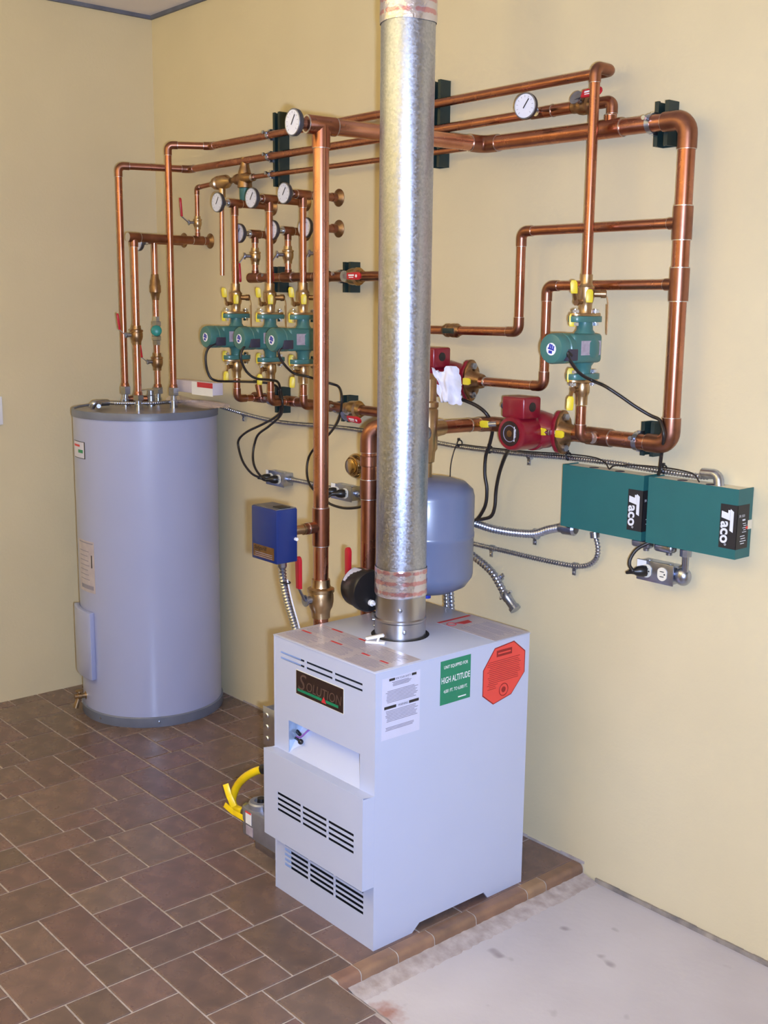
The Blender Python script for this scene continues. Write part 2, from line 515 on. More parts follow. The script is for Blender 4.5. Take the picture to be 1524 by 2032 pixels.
# ------------------------------------------------------------------ pipe helpers
def ring(root, p, d, r, w=0.0022):
    MB().cyl(V(p) - V(d).normalized() * w / 2, V(p) + V(d).normalized() * w / 2, r, n=18).build('solder_ring', 'solder', root)
def sleeve(root, p, d, r, length, name='coupling', m='copper_dark', rings=True):
    d = V(d).normalized(); p = V(p)
    MB().lathe(p - d * length / 2, d, [(0, r * 1.06), (0.0015, r * 1.14), (length - 0.0015, r * 1.14), (length, r * 1.06)], 20).build(name, m, root)
    if rings:
        ring(root, p - d * length / 2, d, r * 1.1); ring(root, p + d * length / 2, d, r * 1.1)
def run(name, label, pts, r, rb=None, m='copper', fm='copper_dark', group=None, elbows=True, cat='pipe', skip=(), root=None, rings=True):
    pts = [V(p) for p in pts]
    rb = rb or r * 2.2
    if root is None:
        root = thing(name, label, cat, min(pts, key=lambda p: p.z), group)
    MB().tube(fillet(pts, rb), r, 18).build('tube', m, root)
    if elbows:
        for i in range(1, len(pts) - 1):
            if i in skip: continue
            a, b, c = pts[i - 1], pts[i], pts[i + 1]
            d1, d2 = (b - a).normalized(), (c - b).normalized()
            ang = d1.angle(d2)
            if ang < 0.05: continue
            t = rb * math.tan(ang / 2) + r * 1.1
            t1, t2 = min(t, (b - a).length * 0.6), min(t, (c - b).length * 0.6)
            MB().tube(fillet([b - d1 * t1, b, b + d2 * t2], rb), r * 1.14, 18).build('elbow', fm, root)
            if rings:
                ring(root, b - d1 * t1, d1, r * 1.12); ring(root, b + d2 * t2, d2, r * 1.12)
    return root
def tee(root, p, d, b, r, rbr=None, length=None, blen=None, m='copper_dark'):
    """tee fitting on a run along d with a branch towards b"""
    d, b, p = V(d).normalized(), V(b).normalized(), V(p)
    rbr = rbr or r; length = length or r * 5.2; blen = blen or r * 2.2
    mb = MB()
    mb.lathe(p - d * length / 2, d, [(0, r * 1.06), (0.0015, r * 1.15), (length - 0.0015, r * 1.15), (length, r * 1.06)], 20)
    mb.cyl(p, p + b * blen, rbr * 1.15, n=20)
    mb.build('tee', m, root)
    for q, e, rr in ((p - d * length / 2, d, r), (p + d * length / 2, d, r), (p + b * blen, b, rbr)):
        ring(root, q, e, rr * 1.12)

def valve(name, label, p, d, stem, hand, r, hl=0.075, hw=0.011, grip='red_vinyl', body='brass', size=1.0, group=None, text=False, soft=0.0, gdir=None, thick=.006):
    """ball valve: centre, pipe axis d, stem direction, lever direction"""
    p, d, stem, hand = V(p), V(d).normalized(), V(stem).normalized(), V(hand).normalized()
    root = thing(name, label, 'valve', p, group)
    L = r * 5.4 * size; R = r * 1.75 * size
    MB().lathe(p - d * L / 2, d, [(0, r * 1.25), (L * .14, r * 1.28), (L * .2, r * 1.35), (L * .3, R * .93), (L * .42, R), (L * .58, R), (L * .66, R * .95),
               (L * .68, R * 1.06), (L * .76, R * 1.06), (L * .8, r * 1.35), (L * .86, r * 1.28), (L, r * 1.25)], 22).build('body', body, root)
    s0 = p + stem * R * 0.9
    s1 = p + stem * (R + 0.012 * size + soft)
    st = MB(); st.cyl(s0, s1, r * .55, n=14); st.lathe(s1 - stem * .002, stem, [(0, r * .75), (.006, r * .75)], 6)
    st.build('stem', 'zinc', root)
    w = stem.cross(hand).normalized()
    k = s1 + stem * .003
    k2 = k + hand * hl * .30 + stem * hl * .10
    bend = hand
    hand = V(gdir).normalized() if gdir else hand
    e = k2 + hand * hl * .72
    w = stem.cross(hand).normalized()
    lv = MB()
    lv.obox((k - bend * .006 + k2) / 2, (k2 - k + bend * .006) / 2, w * min(hw * .55, .007), stem * .0012)
    lv.lathe(k - stem * .001, stem, [(0, hw * .75), (.003, hw * .75)], 14)
    lv.build('lever', 'steel', root)
    g = MB(); n = 12
    poly = [(-.0, -hw / 2)]
    ln = (e - k2).length
    poly = [(0, -hw * .42), (ln * .75, -hw * .5)] + [(ln - hw * .5 + hw * .5 * math.cos(a), hw * .5 * math.sin(a)) for a in [(-1 + j / 4) * math.pi / 2 + (j / 4) * math.pi / 2 for j in range(5)]] + [(ln * .75, hw * .5), (0, hw * .42)]
    g.prism(poly, k2 - stem * thick * .5, hand, w, stem * thick)
    go = g.build('grip', grip, root, bevel=.0012)
    if text:
        gw = MB()
        gc = k2 + stem * (thick * .5 + .0002)
        gw.obox(gc + hand * ln * .34 + w * hw * .10, hand * ln * .2, w * hw * .10, stem * .0003)
        gw.obox(gc + hand * ln * .34 - w * hw * .18, hand * ln * .16, w * hw * .05, stem * .0003)
        gw.lathe(gc + hand * ln * .7, stem, [(0, hw * .2), (.0003, hw * .2)], 10)
        gw.build('lettering', 'ink_white', go)
    return root

# ================================================================== THE ROOM
CEIL = 2.70
ROOM_X, ROOM_Y = 4.9, -3.5
KX = 2.350          # kerb face
EY = -0.905         # front edge of the sunken concrete
CZ = -0.036          # concrete level
struct(MB().box((-0.12, 0, -0.15), (ROOM_X, 0.12, CEIL + 0.1)).build('wall_back', 'wall_paint'))
struct(MB().box((-0.12, ROOM_Y, -0.15), (0, 0, CEIL + 0.1)).build('wall_left', 'wall_paint'))
struct(MB().box((ROOM_X, ROOM_Y - .12, -0.15), (ROOM_X + .12, 0.12, CEIL + 0.1)).build('wall_right', 'wall_paint'))
struct(MB().box((-0.12, ROOM_Y - .12, -0.15), (ROOM_X, ROOM_Y, CEIL + 0.1)).build('wall_front', 'wall_paint'))
struct(MB().box((0, ROOM_Y, CEIL), (ROOM_X, 0, CEIL + 0.1)).build('ceiling', 'ceiling_paint'))
struct(MB().box((0, -0.012, CEIL - 0.014), (ROOM_X, 0, CEIL)).build('joint_strip_1', 'joint_grey_blue'))  # dark grey-blue strips drawn along the ceiling joint on both walls
struct(MB().box((0, ROOM_Y, CEIL - 0.014), (0.012, -0.012, CEIL)).build('joint_strip_2', 'joint_grey_blue'))
# wall base dirt line on the concrete side
bb = MB()
N = 90
for i in range(N):
    x0, x1 = KX + 0.045 + (ROOM_X - KX - .045) * i / N, KX + 0.045 + (ROOM_X - KX - .045) * (i + 1) / N
    h = 0.012 + 0.002 * random.random()
    bb.box((x0, -0.006 - 0.001 * random.random(), CZ), (x1, 0, CZ + h))
struct(bb.build('baseboard_back', 'baseboard_dirt'))
bb = MB()
for i in range(40):
    x0, x1 = .6 + (KX - .6) * i / 40, .6 + (KX - .6) * (i + 1) / 40
    bb.box((x0, -0.003, 0), (x1, 0, 0.004 + 0.005 * random.random()))
struct(bb.build('trim_3', 'mortar'))

# floor: grout bed with separate tiles
fb = MB()
fb.box((0, ROOM_Y, -0.12), (KX - 0.03, 0, -0.0025))
fb.box((KX - 0.03, ROOM_Y, -0.12), (ROOM_X, EY, -0.0025))
floor = struct(fb.build('floor', 'grout'))
struct(MB().box((KX - 0.03, EY, -0.12), (ROOM_X, 0, CZ)).build('floor_concrete', 'concrete'))

CELL = [(1.212, 1.325, -1.210, -1.012), (1.212, 1.325, -1.012, -.914), (1.115, 1.212, -1.058, -.914), (1.010, 1.212, -1.210, -1.058),
        (.877, 1.115, -1.058, -.830), (.877, 1.010, -1.210, -1.058), (1.115, 1.325, -.914, -.726), (.945, 1.115, -.830, -.726),
        (.945, 1.210, -.726, -.606), (1.210, 1.325, -.726, -.606), (1.325, 1.450, -.726, -.606), (1.325, 1.450, -.830, -.726),
        (1.325, 1.567, -.968, -.830), (1.325, 1.453, -1.097, -.968), (1.453, 1.567, -1.097, -.968), (1.325, 1.567, -1.210, -1.097),
        (1.450, 1.635, -.830, -.606)]
PX, PY = 0.690, 0.604
GAP = 0.0026
tile_meshes = {}
def tile_mesh(w, h):
    key = (round(w, 4), round(h, 4))
    if key in tile_meshes: return tile_meshes[key]
    a, b, c = w / 2 - GAP, h / 2 - GAP, 0.0022
    vs = [(-a, -b, -.004), (a, -b, -.004), (a, b, -.004), (-a, b, -.004), (-a, -b, -.0012), (a, -b, -.0012), (a, b, -.0012), (-a, b, -.0012),
          (-a + c, -b + c, 0), (a - c, -b + c, 0), (a - c, b - c, 0), (-a + c, b - c, 0)]
    fs = [(0, 1, 5, 4), (1, 2, 6, 5), (2, 3, 7, 6), (3, 0, 4, 7), (4, 5, 9, 8), (5, 6, 10, 9), (6, 7, 11, 10), (7, 4, 8, 11), (8, 9, 10, 11)]
    me = bpy.data.meshes.new('tile')
    me.from_pydata(vs, [], fs)
    me.materials.append(MATS['tile'])
    tile_meshes[key] = me
    return me
KT = KX - 0.038       # where the flat tiles stop and the bullnose begins
rects = []
for i in range(-3, 7):
    for j in range(-6, 4):
        for (x0, x1, y0, y1) in CELL:
            x0_, x1_, y0_, y1_ = x0 + i * PX, x1 + i * PX, y0 + j * PY, y1 + j * PY
            x0_, x1_ = max(x0_, 0), min(x1_, ROOM_X); y0_, y1_ = max(y0_, ROOM_Y), min(y1_, 0)
            if x1_ - x0_ < .012 or y1_ - y0_ < .012: continue
            if y1_ <= EY or x1_ <= KT: rects.append((x0_, x1_, y0_, y1_)); continue
            if x0_ < KT - .012: rects.append((x0_, KT, y0_, y1_))
            if y0_ < EY - .012 and x1_ > KT + .012: rects.append((max(x0_, KT), x1_, y0_, EY))
def seen(r):
    """distance-ranked: is the tile inside the photograph's view"""
    d = V(((r[0] + r[1]) / 2, (r[2] + r[3]) / 2, 0)) - CAM_LOC
    z = d.dot(CF)
    if z < .2: return None
    px, py = d.dot(CR) / z * 2241, d.dot(CU) / z * 2241
    if abs(px) > 762 + 90 or abs(py) > 1016 + 90: return None
    return z
vis = sorted([(seen(r), r) for r in rects if seen(r) is not None])
near = set(r for _, r in vis[:300])
rest = MB()
for r in rects:
    x0, x1, y0, y1 = r
    cx, cy = (x0 + x1) / 2, (y0 + y1) / 2
    me = tile_mesh(x1 - x0, y1 - y0)
    if r in near:
        o = bpy.data.objects.new('tile', me)
        COL.objects.link(o); o.parent = floor; o.location = (cx, cy, random.uniform(-.0003, .0003))
    else:
        rest.add([V(p.co) + V((cx, cy, 0)) for p in me.vertices], [tuple(p.vertices) for p in me.polygons])
ro = rest.build('tile', 'tile', floor)
ro['kind'] = 'stuff'

# rounded kerb of bullnose tiles along the step
def kerb_profile(e):
    R_ = .014
    return [(KT + .001 + e, -.05), (KT + .001 + e, -e)] + [(KX - R_ + (R_ - e) * math.sin(a), -R_ + (R_ - e) * math.cos(a)) for a in [k * math.pi / 14 for k in range(8)]] + [(KX + .002 - e, -.05)]
km = MB(); km.prism(kerb_profile(.0014), (0, EY + .002, 0), (1, 0, 0), (0, 0, 1), (0, -EY - .002, 0))
kerb = struct(km.build('trim_4', 'grout_light'))
def kerb_piece(y0, y1):
    g = .0018
    mb = MB()
    mb.prism(kerb_profile(0), (0, y0 + g, 0), (1, 0, 0), (0, 0, 1), (0, y1 - y0 - 2 * g, 0))
    return mb.build('bullnose_tile', 'bullnose_tile', kerb)
KY = [EY + .004, -.832, -.713, -.590, -.440, -.240, -.163, -.004]
for a, b in zip(KY[:-1], KY[1:]): kerb_piece(a, b)
# rough mortar left along the foot of the kerb
def rough_strip(name, x0, x1, y0, y1, along, m, h=.006):
    mb = MB(); n = 70; k = 5
    rnd = random.Random(3)
    vs = []
    for i in range(n + 1):
        for j in range(k + 1):
            f, g = i / n, j / k
            jit = (rnd.random() - .5) * (.009 if j in (k,) else .003)
            z = CZ + (h * (1 - g) ** 1.2 + .0025 * rnd.random() if j < k else -.001)
            if along == 'y': vs.append((x0 + (x1 - x0) * g + jit, y0 + (y1 - y0) * f, z))
            else: vs.append((x0 + (x1 - x0) * f, y0 + (y1 - y0) * g + jit, z))
    fs = [(i * (k + 1) + j, (i + 1) * (k + 1) + j, (i + 1) * (k + 1) + j + 1, i * (k + 1) + j + 1) for i in range(n) for j in range(k)]
    mb.add(vs, fs)
    return struct(mb.build(name, m))
rough_strip('trim_5', KX - .002, KX + .058, EY + .03, -.005, 'y', 'mortar', .010)
rough_strip('trim_6', KX, 4.0, EY - .002, EY + .038, 'x', 'mortar', .022)

# switch plate on the left wall
sp = thing('switch_plate', 'white wall switch plate on the left wall at the picture edge', 'switch', (0, -.70, 1.105))
MB().box((0, -.762, 1.108), (.006, -.692, 1.216)).build('plate', 'white_plastic', sp, bevel=.002)
MB().box((.004, -.732, 1.150), (.013, -.722, 1.175)).build('toggle', 'white_plastic', sp, bevel=.001)

# ================================================================== BOILER
BX0, BX1, BYF, BYB, BZ = 1.886, 2.302, -0.755, -0.215, 0.720
boiler = thing('boiler', 'pale grey floor-standing boiler with louvred front under the silver flue', 'boiler', (2.094, -.485, 0))
def holed(x0, x1, z0, z1, y, t, holes, skip_poly=None):
    xs = sorted({x0, x1, *[h[0] for h in holes], *[h[1] for h in holes]})
    zs = sorted({z0, z1, *[h[2] for h in holes], *[h[3] for h in holes]})
    mb = MB()
    for a, b in zip(xs[:-1], xs[1:]):
        # merge vertically
        z = zs[0]; start = None
        for c, d in zip(zs[:-1], zs[1:]):
            inside = any(h[0] - 1e-6 <= a and b <= h[1] + 1e-6 and h[2] - 1e-6 <= c and d <= h[3] + 1e-6 for h in holes)
            if inside:
                if start is not None: mb.box((a, y, start), (b, y + t, c)); start = None
            elif start is None: start = c
        if start is not None: mb.box((a, y, start), (b, y + t, zs[-1]))
    return mb
up_h = [(a, b, z, z + .0055) for (a, b) in ((1.917, 2.020), (2.029, 2.136), (2.145, 2.253)) for z in (.676, .661)]
PKX0, PKX1, PKZ0, PKZ1 = 1.950, 2.245, .408, .500
up = holed(BX0 + .0006, BX1 - .0006, .40, BZ - .002, BYF, .0015, up_h + [(PKX0, PKX1, PKZ0, PKZ1)])
up.build('front_panel', 'boiler_paint', boiler)
# sloping pocket behind the opening: deep at the top, flush at the bottom
pk = MB()
D = .066
pk.add([(PKX0, BYF, PKZ0), (PKX1, BYF, PKZ0), (PKX1, BYF + D, PKZ1), (PKX0, BYF + D, PKZ1)], [(0, 1, 2, 3)])
pk.add([(PKX1, BYF, PKZ0), (PKX1, BYF, PKZ1), (PKX1, BYF + D, PKZ1)], [(0, 1, 2)])
pk.add([(PKX0, BYF, PKZ1), (PKX1, BYF, PKZ1), (PKX1, BYF + D, PKZ1), (PKX0, BYF + D, PKZ1)], [(0, 1, 2, 3)])
pk.build('sloping_pocket', 'boiler_paint', boiler)
MB().add([(PKX0 + .0005, BYF + .002, PKZ0), (PKX0 + .0005, BYF + .002, PKZ1), (PKX0 + .0005, BYF + D, PKZ1)], [(0, 2, 1)]).build('pocket_side', 'pale_blue_metal', boiler)
sw = MB(); sw.cyl((PKX0, BYF + .028, .462), (PKX0 + .018, BYF + .024, .459), .005, n=12); sw.cyl((PKX0 + .006, BYF + .018, .448), (PKX0 + .03, BYF + .016, .446), .0035, n=10)
sw.ball((PKX0 + .033, BYF + .015, .446), .0075, 12, 8)
sw.build('thermostat_knob', 'black_plastic', boiler)
MB().tube(spline([(PKX0 + .008, BYF + .02, .452), (PKX0 + .026, BYF + .02, .455), (PKX0 + .04, BYF + .034, .474), (PKX0 + .052, BYF + .052, .488)]), .0024, 8).build('purple_wire', 'purple_wire', boiler)
# side panels, top, back, and a dark box standing in for inner shade
spoly = [(BYF - .0004, 0), (-.625, 0), (-.600, .020), (-.365, .020), (-.350, 0), (BYB, 0), (BYB, BZ - .002), (BYF - .0004, BZ - .002)]
sd = MB(); sd.prism(spoly, (BX1, 0, 0), (0, 1, 0), (0, 0, 1), (-.006, 0, 0)); sd.build('side_panel', 'boiler_paint', boiler)
sd = MB(); sd.prism(spoly, (BX0, 0, 0), (0, 1, 0), (0, 0, 1), (.006, 0, 0)); sd.build('side_panel', 'boiler_paint', boiler)
MB().box((BX0 - .001, BYF - .002, BZ - .003), (BX1 + .001, BYB + .002, BZ)).build('top_panel', 'boiler_paint', boiler, bevel=.001)
MB().box((BX0 + .006, BYB - .004, .0), (BX1 - .006, BYB - .0005, BZ - .003)).build('back_panel', 'boiler_paint', boiler)
MB().box((BX0 + .012, -.675, .03), (BX1 - .012, BYB - .01, BZ - .01)).build('inner_dark_box', 'boiler_inside', boiler)
for x, y in ((BX1 - .05, -.69), (BX1 - .05, -.30), (BX0 + .05, -.69), (BX0 + .05, -.30)):
    MB().box((x - .035, y - .04, 0), (x + .035, y + .04, .03)).build('foot', 'pale_blue_metal', boiler, bevel=.003)
# lower removable cover
cv_h = [(a, b, z, z + .0075) for (a, b) in ((1.950, 2.052), (2.060, 2.160), (2.168, 2.268)) for z in (.303, .288, .273, .258)]
CVY = -.792
cv = holed(BX0 + .002, BX1 - .0004, .172, .414, CVY, .0015, cv_h)
cv.box((BX0 + .002, CVY + .0015, .172), (BX0 + .008, BYF, .410)); cv.box((BX1 - .006, CVY + .0015, .172), (BX1 - .0002, BYF, .410))
cvo = cv.build('access_cover', 'boiler_paint', boiler)
MB().add([(BX0 + .002, CVY, .414), (BX1, CVY, .414), (BX1, BYF, .4085), (BX0 + .002, BYF, .4085)], [(0, 1, 2, 3)]).build('cover_ledge', 'boiler_paint', cvo)
MB().box((BX0 + .008, CVY + .030, .18), (BX1 - .008, CVY + .032, .40)).build('dark_interior', 'boiler_black', cvo)  # black sheet painting the shade behind the cover slots
# base panel with louvres
bs_h = [(a, b, z, z + .0085) for (a, b) in ((1.930, 2.034), (2.042, 2.142), (2.150, 2.262)) for z in (.138, .1235, .109, .0945, .080)]
holed(BX0 + .0006, BX1 - .0006, 0.0, .176, BYF, .0015, bs_h).build('base_panel', 'boiler_paint', boiler)
MB().box((BX0 + .012, BYF + .045, .03), (BX1 - .012, BYF + .047, .40)).build('dark_interior', 'boiler_black', boiler)  # black sheet in place of the shaded inside behind the base louvres
# black disc standing in for the shaded gap around the flue
FX, FY, FR = 2.092, -0.492, 0.0665
MB().lathe((FX, FY, BZ), (0, 0, 1), [(0, FR + .011), (.0006, FR + .011)], 40).build('flue_gap_disc', 'boiler_black', boiler)

# badge
bg0 = MB(); bg0.prism([(1.987, .585), (2.182, .585), (2.182, .648), (1.987, .648)], (0, BYF - .0002, 0), (1, 0, 0), (0, 0, 1), (0, -.0016, 0))
badge = bg0.build('name_badge', 'badge_brown', boiler); badge['label'] = 'dark brown badge reading Solution'
YB = BYF - .0020
MB().box((1.986, YB + .0004, .5835), (2.183, YB + .0018, .6495)).build('badge_rim', 'ivory_plastic', badge)
lettering('lettering', 'S', 'badge_gold', badge, (2.014, YB, .621), (1, 0, 0), (0, 0, 1), height=.044, width=.036, shear=.3)
lettering('lettering', 'OLUTION', 'badge_gold', badge, (2.104, YB, .615), (1, 0, 0), (0, 0, 1), height=.025, width=.144, shear=.15)
gb = MB(); gb.box((1.993, YB - .0004, .5935), (2.095, YB + .001, .6005)); gb.box((2.112, YB - .0004, .5935), (2.162, YB + .001, .6005)); gb.build('green_bar', 'ink_green', badge)
tr = MB(); tr.prism([(2.094, .5905), (2.113, .5905), (2.104, .607)], (0, YB - .0005, 0), (1, 0, 0), (0, 0, 1), (0, .001, 0)); tr.build('red_triangle', 'ink_red', badge)

# side stickers on the x = BX1 plane (u = y, v = z)
def side_rect(y0, y1, z0, z1, off=.0006): 
    mb = MB(); mb.box((BX1, y0, z0), (BX1 + off, y1, z1)); return mb
wl = side_rect(-.735, -.612, .545, .700).build('warning_label', 'sticker_clear', boiler)
def print_lines(parent, y0, y1, z0, z1, n, m, seed, h=.0017):
    rnd = random.Random(seed); mb = MB()
    for i in range(n):
        z = z1 - (z1 - z0) * (i + .5) / n
        a = y0 + rnd.uniform(0, .006); b = y1 - rnd.uniform(0, .014)
        mb.box((BX1 + .0006, a, z - h / 2), (BX1 + .0009, b, z + h / 2))
    return mb.build('print_lines', m, parent)
hd = MB(); hd.box((BX1 + .0006, -.713, .691), (BX1 + .0010, -.695, .697)); hd.box((BX1 + .0006, -.640, .691), (BX1 + .0010, -.625, .697))
hd.box((BX1 + .0006, -.728, .622), (BX1 + .0010, -.690, .629)); hd.box((BX1 + .0006, -.648, .622), (BX1 + .0010, -.616, .629)); hd.build('print_header', 'ink_black', wl)
lettering('print_header', 'FOR YOUR SAFETY', 'ink_black', wl, (BX1 + .0010, -.668, .694), (0, 1, 0), (0, 0, 1), height=.005, width=.05)
lettering('print_header', 'WARNING', 'ink_black', wl, (BX1 + .0010, -.668, .6255), (0, 1, 0), (0, 0, 1), height=.006, width=.032)
print_lines(wl, -.705, -.638, .676, .688, 4, 'ink_grey', 1); print_lines(wl, -.724, -.618, .636, .668, 9, 'ink_grey', 2)
print_lines(wl, -.724, -.618, .588, .618, 8, 'ink_grey', 3); print_lines(wl, -.724, -.630, .566, .576, 3, 'ink_grey', 4)
gs = side_rect(-.543, -.437, .590, .705).build('altitude_sticker', 'sticker_green', boiler); gs['label'] = 'green high altitude sticker'
for s, z, h, w in (('UNIT EQUIPPED FOR', .687, .010, .084), ('HIGH ALTITUDE', .654, .0165, .100), ('4,001 FT. TO 6,000 FT.', .624, .0105, .084)):
    lettering('lettering', s, 'ink_white', gs, (BX1 + .0010, -.490 if h > .005 else -.466, z), (0, 1, 0), (0, 0, 1), height=h, width=w, bold=.012)
MB().box((BX1 + .0006, -.480, .5985), (BX1 + .0010, -.452, .6015)).build('print_lines', 'ink_white', gs)
octp = [(-.349, .7025), (-.276, .7095), (-.231, .674), (-.231, .615), (-.281, .563), (-.350, .549), (-.391, .580), (-.391, .650)]
oc = MB(); oc.prism(octp, (BX1, 0, 0), (0, 1, 0), (0, 0, 1), (.0005, 0, 0)); rim = oc.build('octagon_border', 'ink_darkred', boiler)
cy_, cz_ = -.311, .629
oc = MB(); oc.prism([(cy_ + (a - cy_) * .965, cz_ + (b - cz_) * .965) for a, b in octp], (BX1, 0, 0), (0, 1, 0), (0, 0, 1), (.0008, 0, 0)); octo = oc.build('octagon_sticker', 'sticker_red', boiler)
octo['label'] = 'red octagonal notice'
dk = MB(); dk.box((BX1 + .0006, -.342, .677), (BX1 + .0012, -.284, .694)); dk.build('header_block', 'ink_darkred', octo)
MB().box((BX1 + .0012, -.337, .6835), (BX1 + .0014, -.289, .6875)).build('print_lines', 'sticker_red', octo)
pl = MB(); rnd = random.Random(9)
for i in range(15):
    z = .666 - i * .0052
    a, b = -.376 + rnd.uniform(0, .012) + (.03 if i > 12 else 0) * 0, -.248 - rnd.uniform(0, .012)
    if i > 11: b = -.335 + rnd.uniform(-.01, .005)
    pl.box((BX1 + .0006, a, z - .0007), (BX1 + .0011, b, z + .0007))
pl.build('print_lines', 'ink_darkred', octo)
cr = MB(); cr.torus((BX1 + .0010, -.312, .583), (1, 0, 0), .0165, .0012, 24, 6); cr.build('ring_mark', 'ink_darkred', octo)
cr = MB(); cr.lathe((BX1 + .0006, -.312, .583), (1, 0, 0), [(0, .008), (.0005, .008)], 16); cr.build('ring_mark', 'ink_darkred', octo)

# top labels
tl = MB(); tl.box((BX0 + .006, BYF + .004, BZ), (BX1 - .010, -.600, BZ + .0005)); tlo = tl.build('top_label', 'sticker_worn', boiler)
tl2 = MB(); tl2.box((2.075, -.345, BZ), (BX1 - .004, BYB + .004, BZ + .0005)); tl2o = tl2.build('top_label', 'sticker_worn', boiler)
def top_lines(parent, x0, x1, y0, y1, n, m, seed, h=.0022):
    rnd = random.Random(seed); mb = MB()
    for i in range(n):
        y = y1 - (y1 - y0) * (i + .5) / n
        mb.box((x0 + rnd.uniform(0, .01), y - h / 2, BZ + .0005), (x1 - rnd.uniform(0, .03), y + h / 2, BZ + .0008))
    mb.build('print_lines', m, parent)
for i, (x0, x1, y0, y1) in enumerate([(1.90, 2.02, -.735, -.680), (2.03, 2.15, -.735, -.680), (2.16, 2.28, -.745, -.690), (1.90, 2.02, -.665, -.612), (2.03, 2.15, -.665, -.615), (2.16, 2.28, -.675, -.615)]):
    top_lines(tlo, x0, x1, y0, y1, 8, 'ink_grey', 20 + i)
rb_ = MB()
for x0, x1, y in ((1.905, 1.945, -.676), (2.03, 2.075, -.676), (1.945, 1.99, -.606), (2.06, 2.11, -.607), (2.16, 2.19, -.680), (2.235, 2.265, -.684)):
    rb_.box((x0, y - .0035, BZ + .0005), (x1, y + .0035, BZ + .0009))
rb_.build('red_heading', 'ink_red', tlo)
rh = MB(); rh.box((2.077, -.344, BZ + .0005), (2.087, -.222, BZ + .0009))
rh.prism([(2.112, -.31), (2.135, -.295), (2.135, -.265), (2.112, -.258)], (0, 0, BZ + .0005), (1, 0, 0), (0, 1, 0), (0, 0, .0005))
rh.torus((2.115, -.325, BZ + .0008), (0, 0, 1), .013, .0012, 20, 6); rh.build('red_heading', 'ink_red', tl2o)
for i in range(3): top_lines(tl2o, 2.15, 2.29, -.335 + i * .037, -.303 + i * .037, 5, 'ink_grey', 40 + i)

# ================================================================== FLUE
flue = thing('flue_pipe', 'tall galvanized flue pipe rising from the boiler to the top of the picture', 'flue pipe', (FX, FY, BZ))
Z1, Z2 = 0.833, 2.56
MB().lathe((FX, FY, .830), (0, 0, 1), [(0, FR), (1.70, FR)], 56).build('pipe', 'galvanized', flue)
MB().lathe((FX, FY, 2.50), (0, 0, 1), [(0, FR + .0012), (.20, FR + .0012)], 56).build('pipe', 'galvanized', flue)
MB().lathe((FX, FY, BZ + .0006), (0, 0, 1), [(0, FR + .001), (.040, FR + .001), (.043, FR + .0035), (.048, FR + .0035), (.051, FR - .0004), (.118, FR - .0004)], 56).build('collar', 'aluminium', flue)
# foil tape, slightly crumpled
def foil(z0, z1, seed, name='foil_tape'):
    rnd = random.Random(seed); n, k = 64, 14; mb = MB(); vs = []
    for j in range(k + 1):
        for i in range(n):
            a = 2 * math.pi * i / n
            z = z0 + (z1 - z0) * j / k
            if j in (0, k): z += .0016 * math.sin(3 * a + seed) 
            r = FR + .0022 + (.0013 * rnd.random() if 0 < j < k else 0)
            vs.append((FX + r * math.cos(a), FY + r * math.sin(a), z))
    mb.add(vs, [(j * n + i, j * n + (i + 1) % n, (j + 1) * n + (i + 1) % n, (j + 1) * n + i) for j in range(k) for i in range(n)])
    mb.build(name, 'foil_tape', flue, ang=12)
foil(.832, .905, 2)
foil(2.243, 2.345, 5)
sc = MB(); 
for a, z in ((-.75, .800), (-.55, .742)):
    c = V((FX + FR * math.cos(a), FY + FR * math.sin(a), z)); d = V((math.cos(a), math.sin(a), 0))
    sc.lathe(c, d, [(-.001, .0065), (.0015, .006), (.003, .0035), (.0032, .001)], 12)
sc.build('screw', 'zinc', flue)
for a, z in ((-2.6, .735), (-2.2, .76)):
    c = V((FX + FR * math.cos(a), FY + FR * math.sin(a), z)); d = V((math.cos(a), math.sin(a), 0))
    m_ = MB(); m_.cyl(c - d * .002, c + d * .008, .0035, n=10); m_.build('screw', 'zinc', flue)

# ================================================================== VENT DAMPER MOTOR (black drum left of the flue)
DC = V((1.975, -.508, .820))
dm = thing('damper_motor', 'black drum-shaped damper motor beside the flue on the boiler top', 'motor', (1.985, -.505, .76))
MB().lathe(DC + V((-.055, .0, 0)), (1, -.10, 0), [(0, .040), (.006, .050), (.014, .053), (.055, .054), (.056, .0575), (.075, .0575), (.080, .054), (.081, .0)], 36, cap=False).build('housing', 'black_plastic', dm)
kn = MB(); kn.lathe(DC + V((.024, -.010, -.030)), (1, -.1, 0), [(0, .0085), (.010, .0085), (.012, .005), (.020, .004)], 16); kn.build('knob', 'white_plastic', dm)
lb = MB(); vs = []
for i in range(7):
    a = math.radians(100 + i * 9)
    for t in (-.045, -.012): vs.append(DC + V((t, -math.sin(a - math.pi / 2) * .0552 , math.cos(a - math.pi / 2) * .0552)))
lb.add(vs, [(2 * i, 2 * i + 1, 2 * i + 3, 2 * i + 2) for i in range(6)]); lb.build('label', 'damper_label', dm)
br = MB(); br.obox(DC + V((.040, .012, .045)), (0, .001, .004), (.0, .0, .026), (.012, .006, 0)); br.obox(DC + V((.045, .0, -.062)), (.014, 0, 0), (0, .012, 0), (0, 0, .008)); br.build('bracket', 'zinc', dm, bevel=.002)
st = MB(); st.cyl(DC + V((.02, .01, 0)), V((FX, FY, .822)), .006, n=12); st.build('shaft', 'zinc', dm)

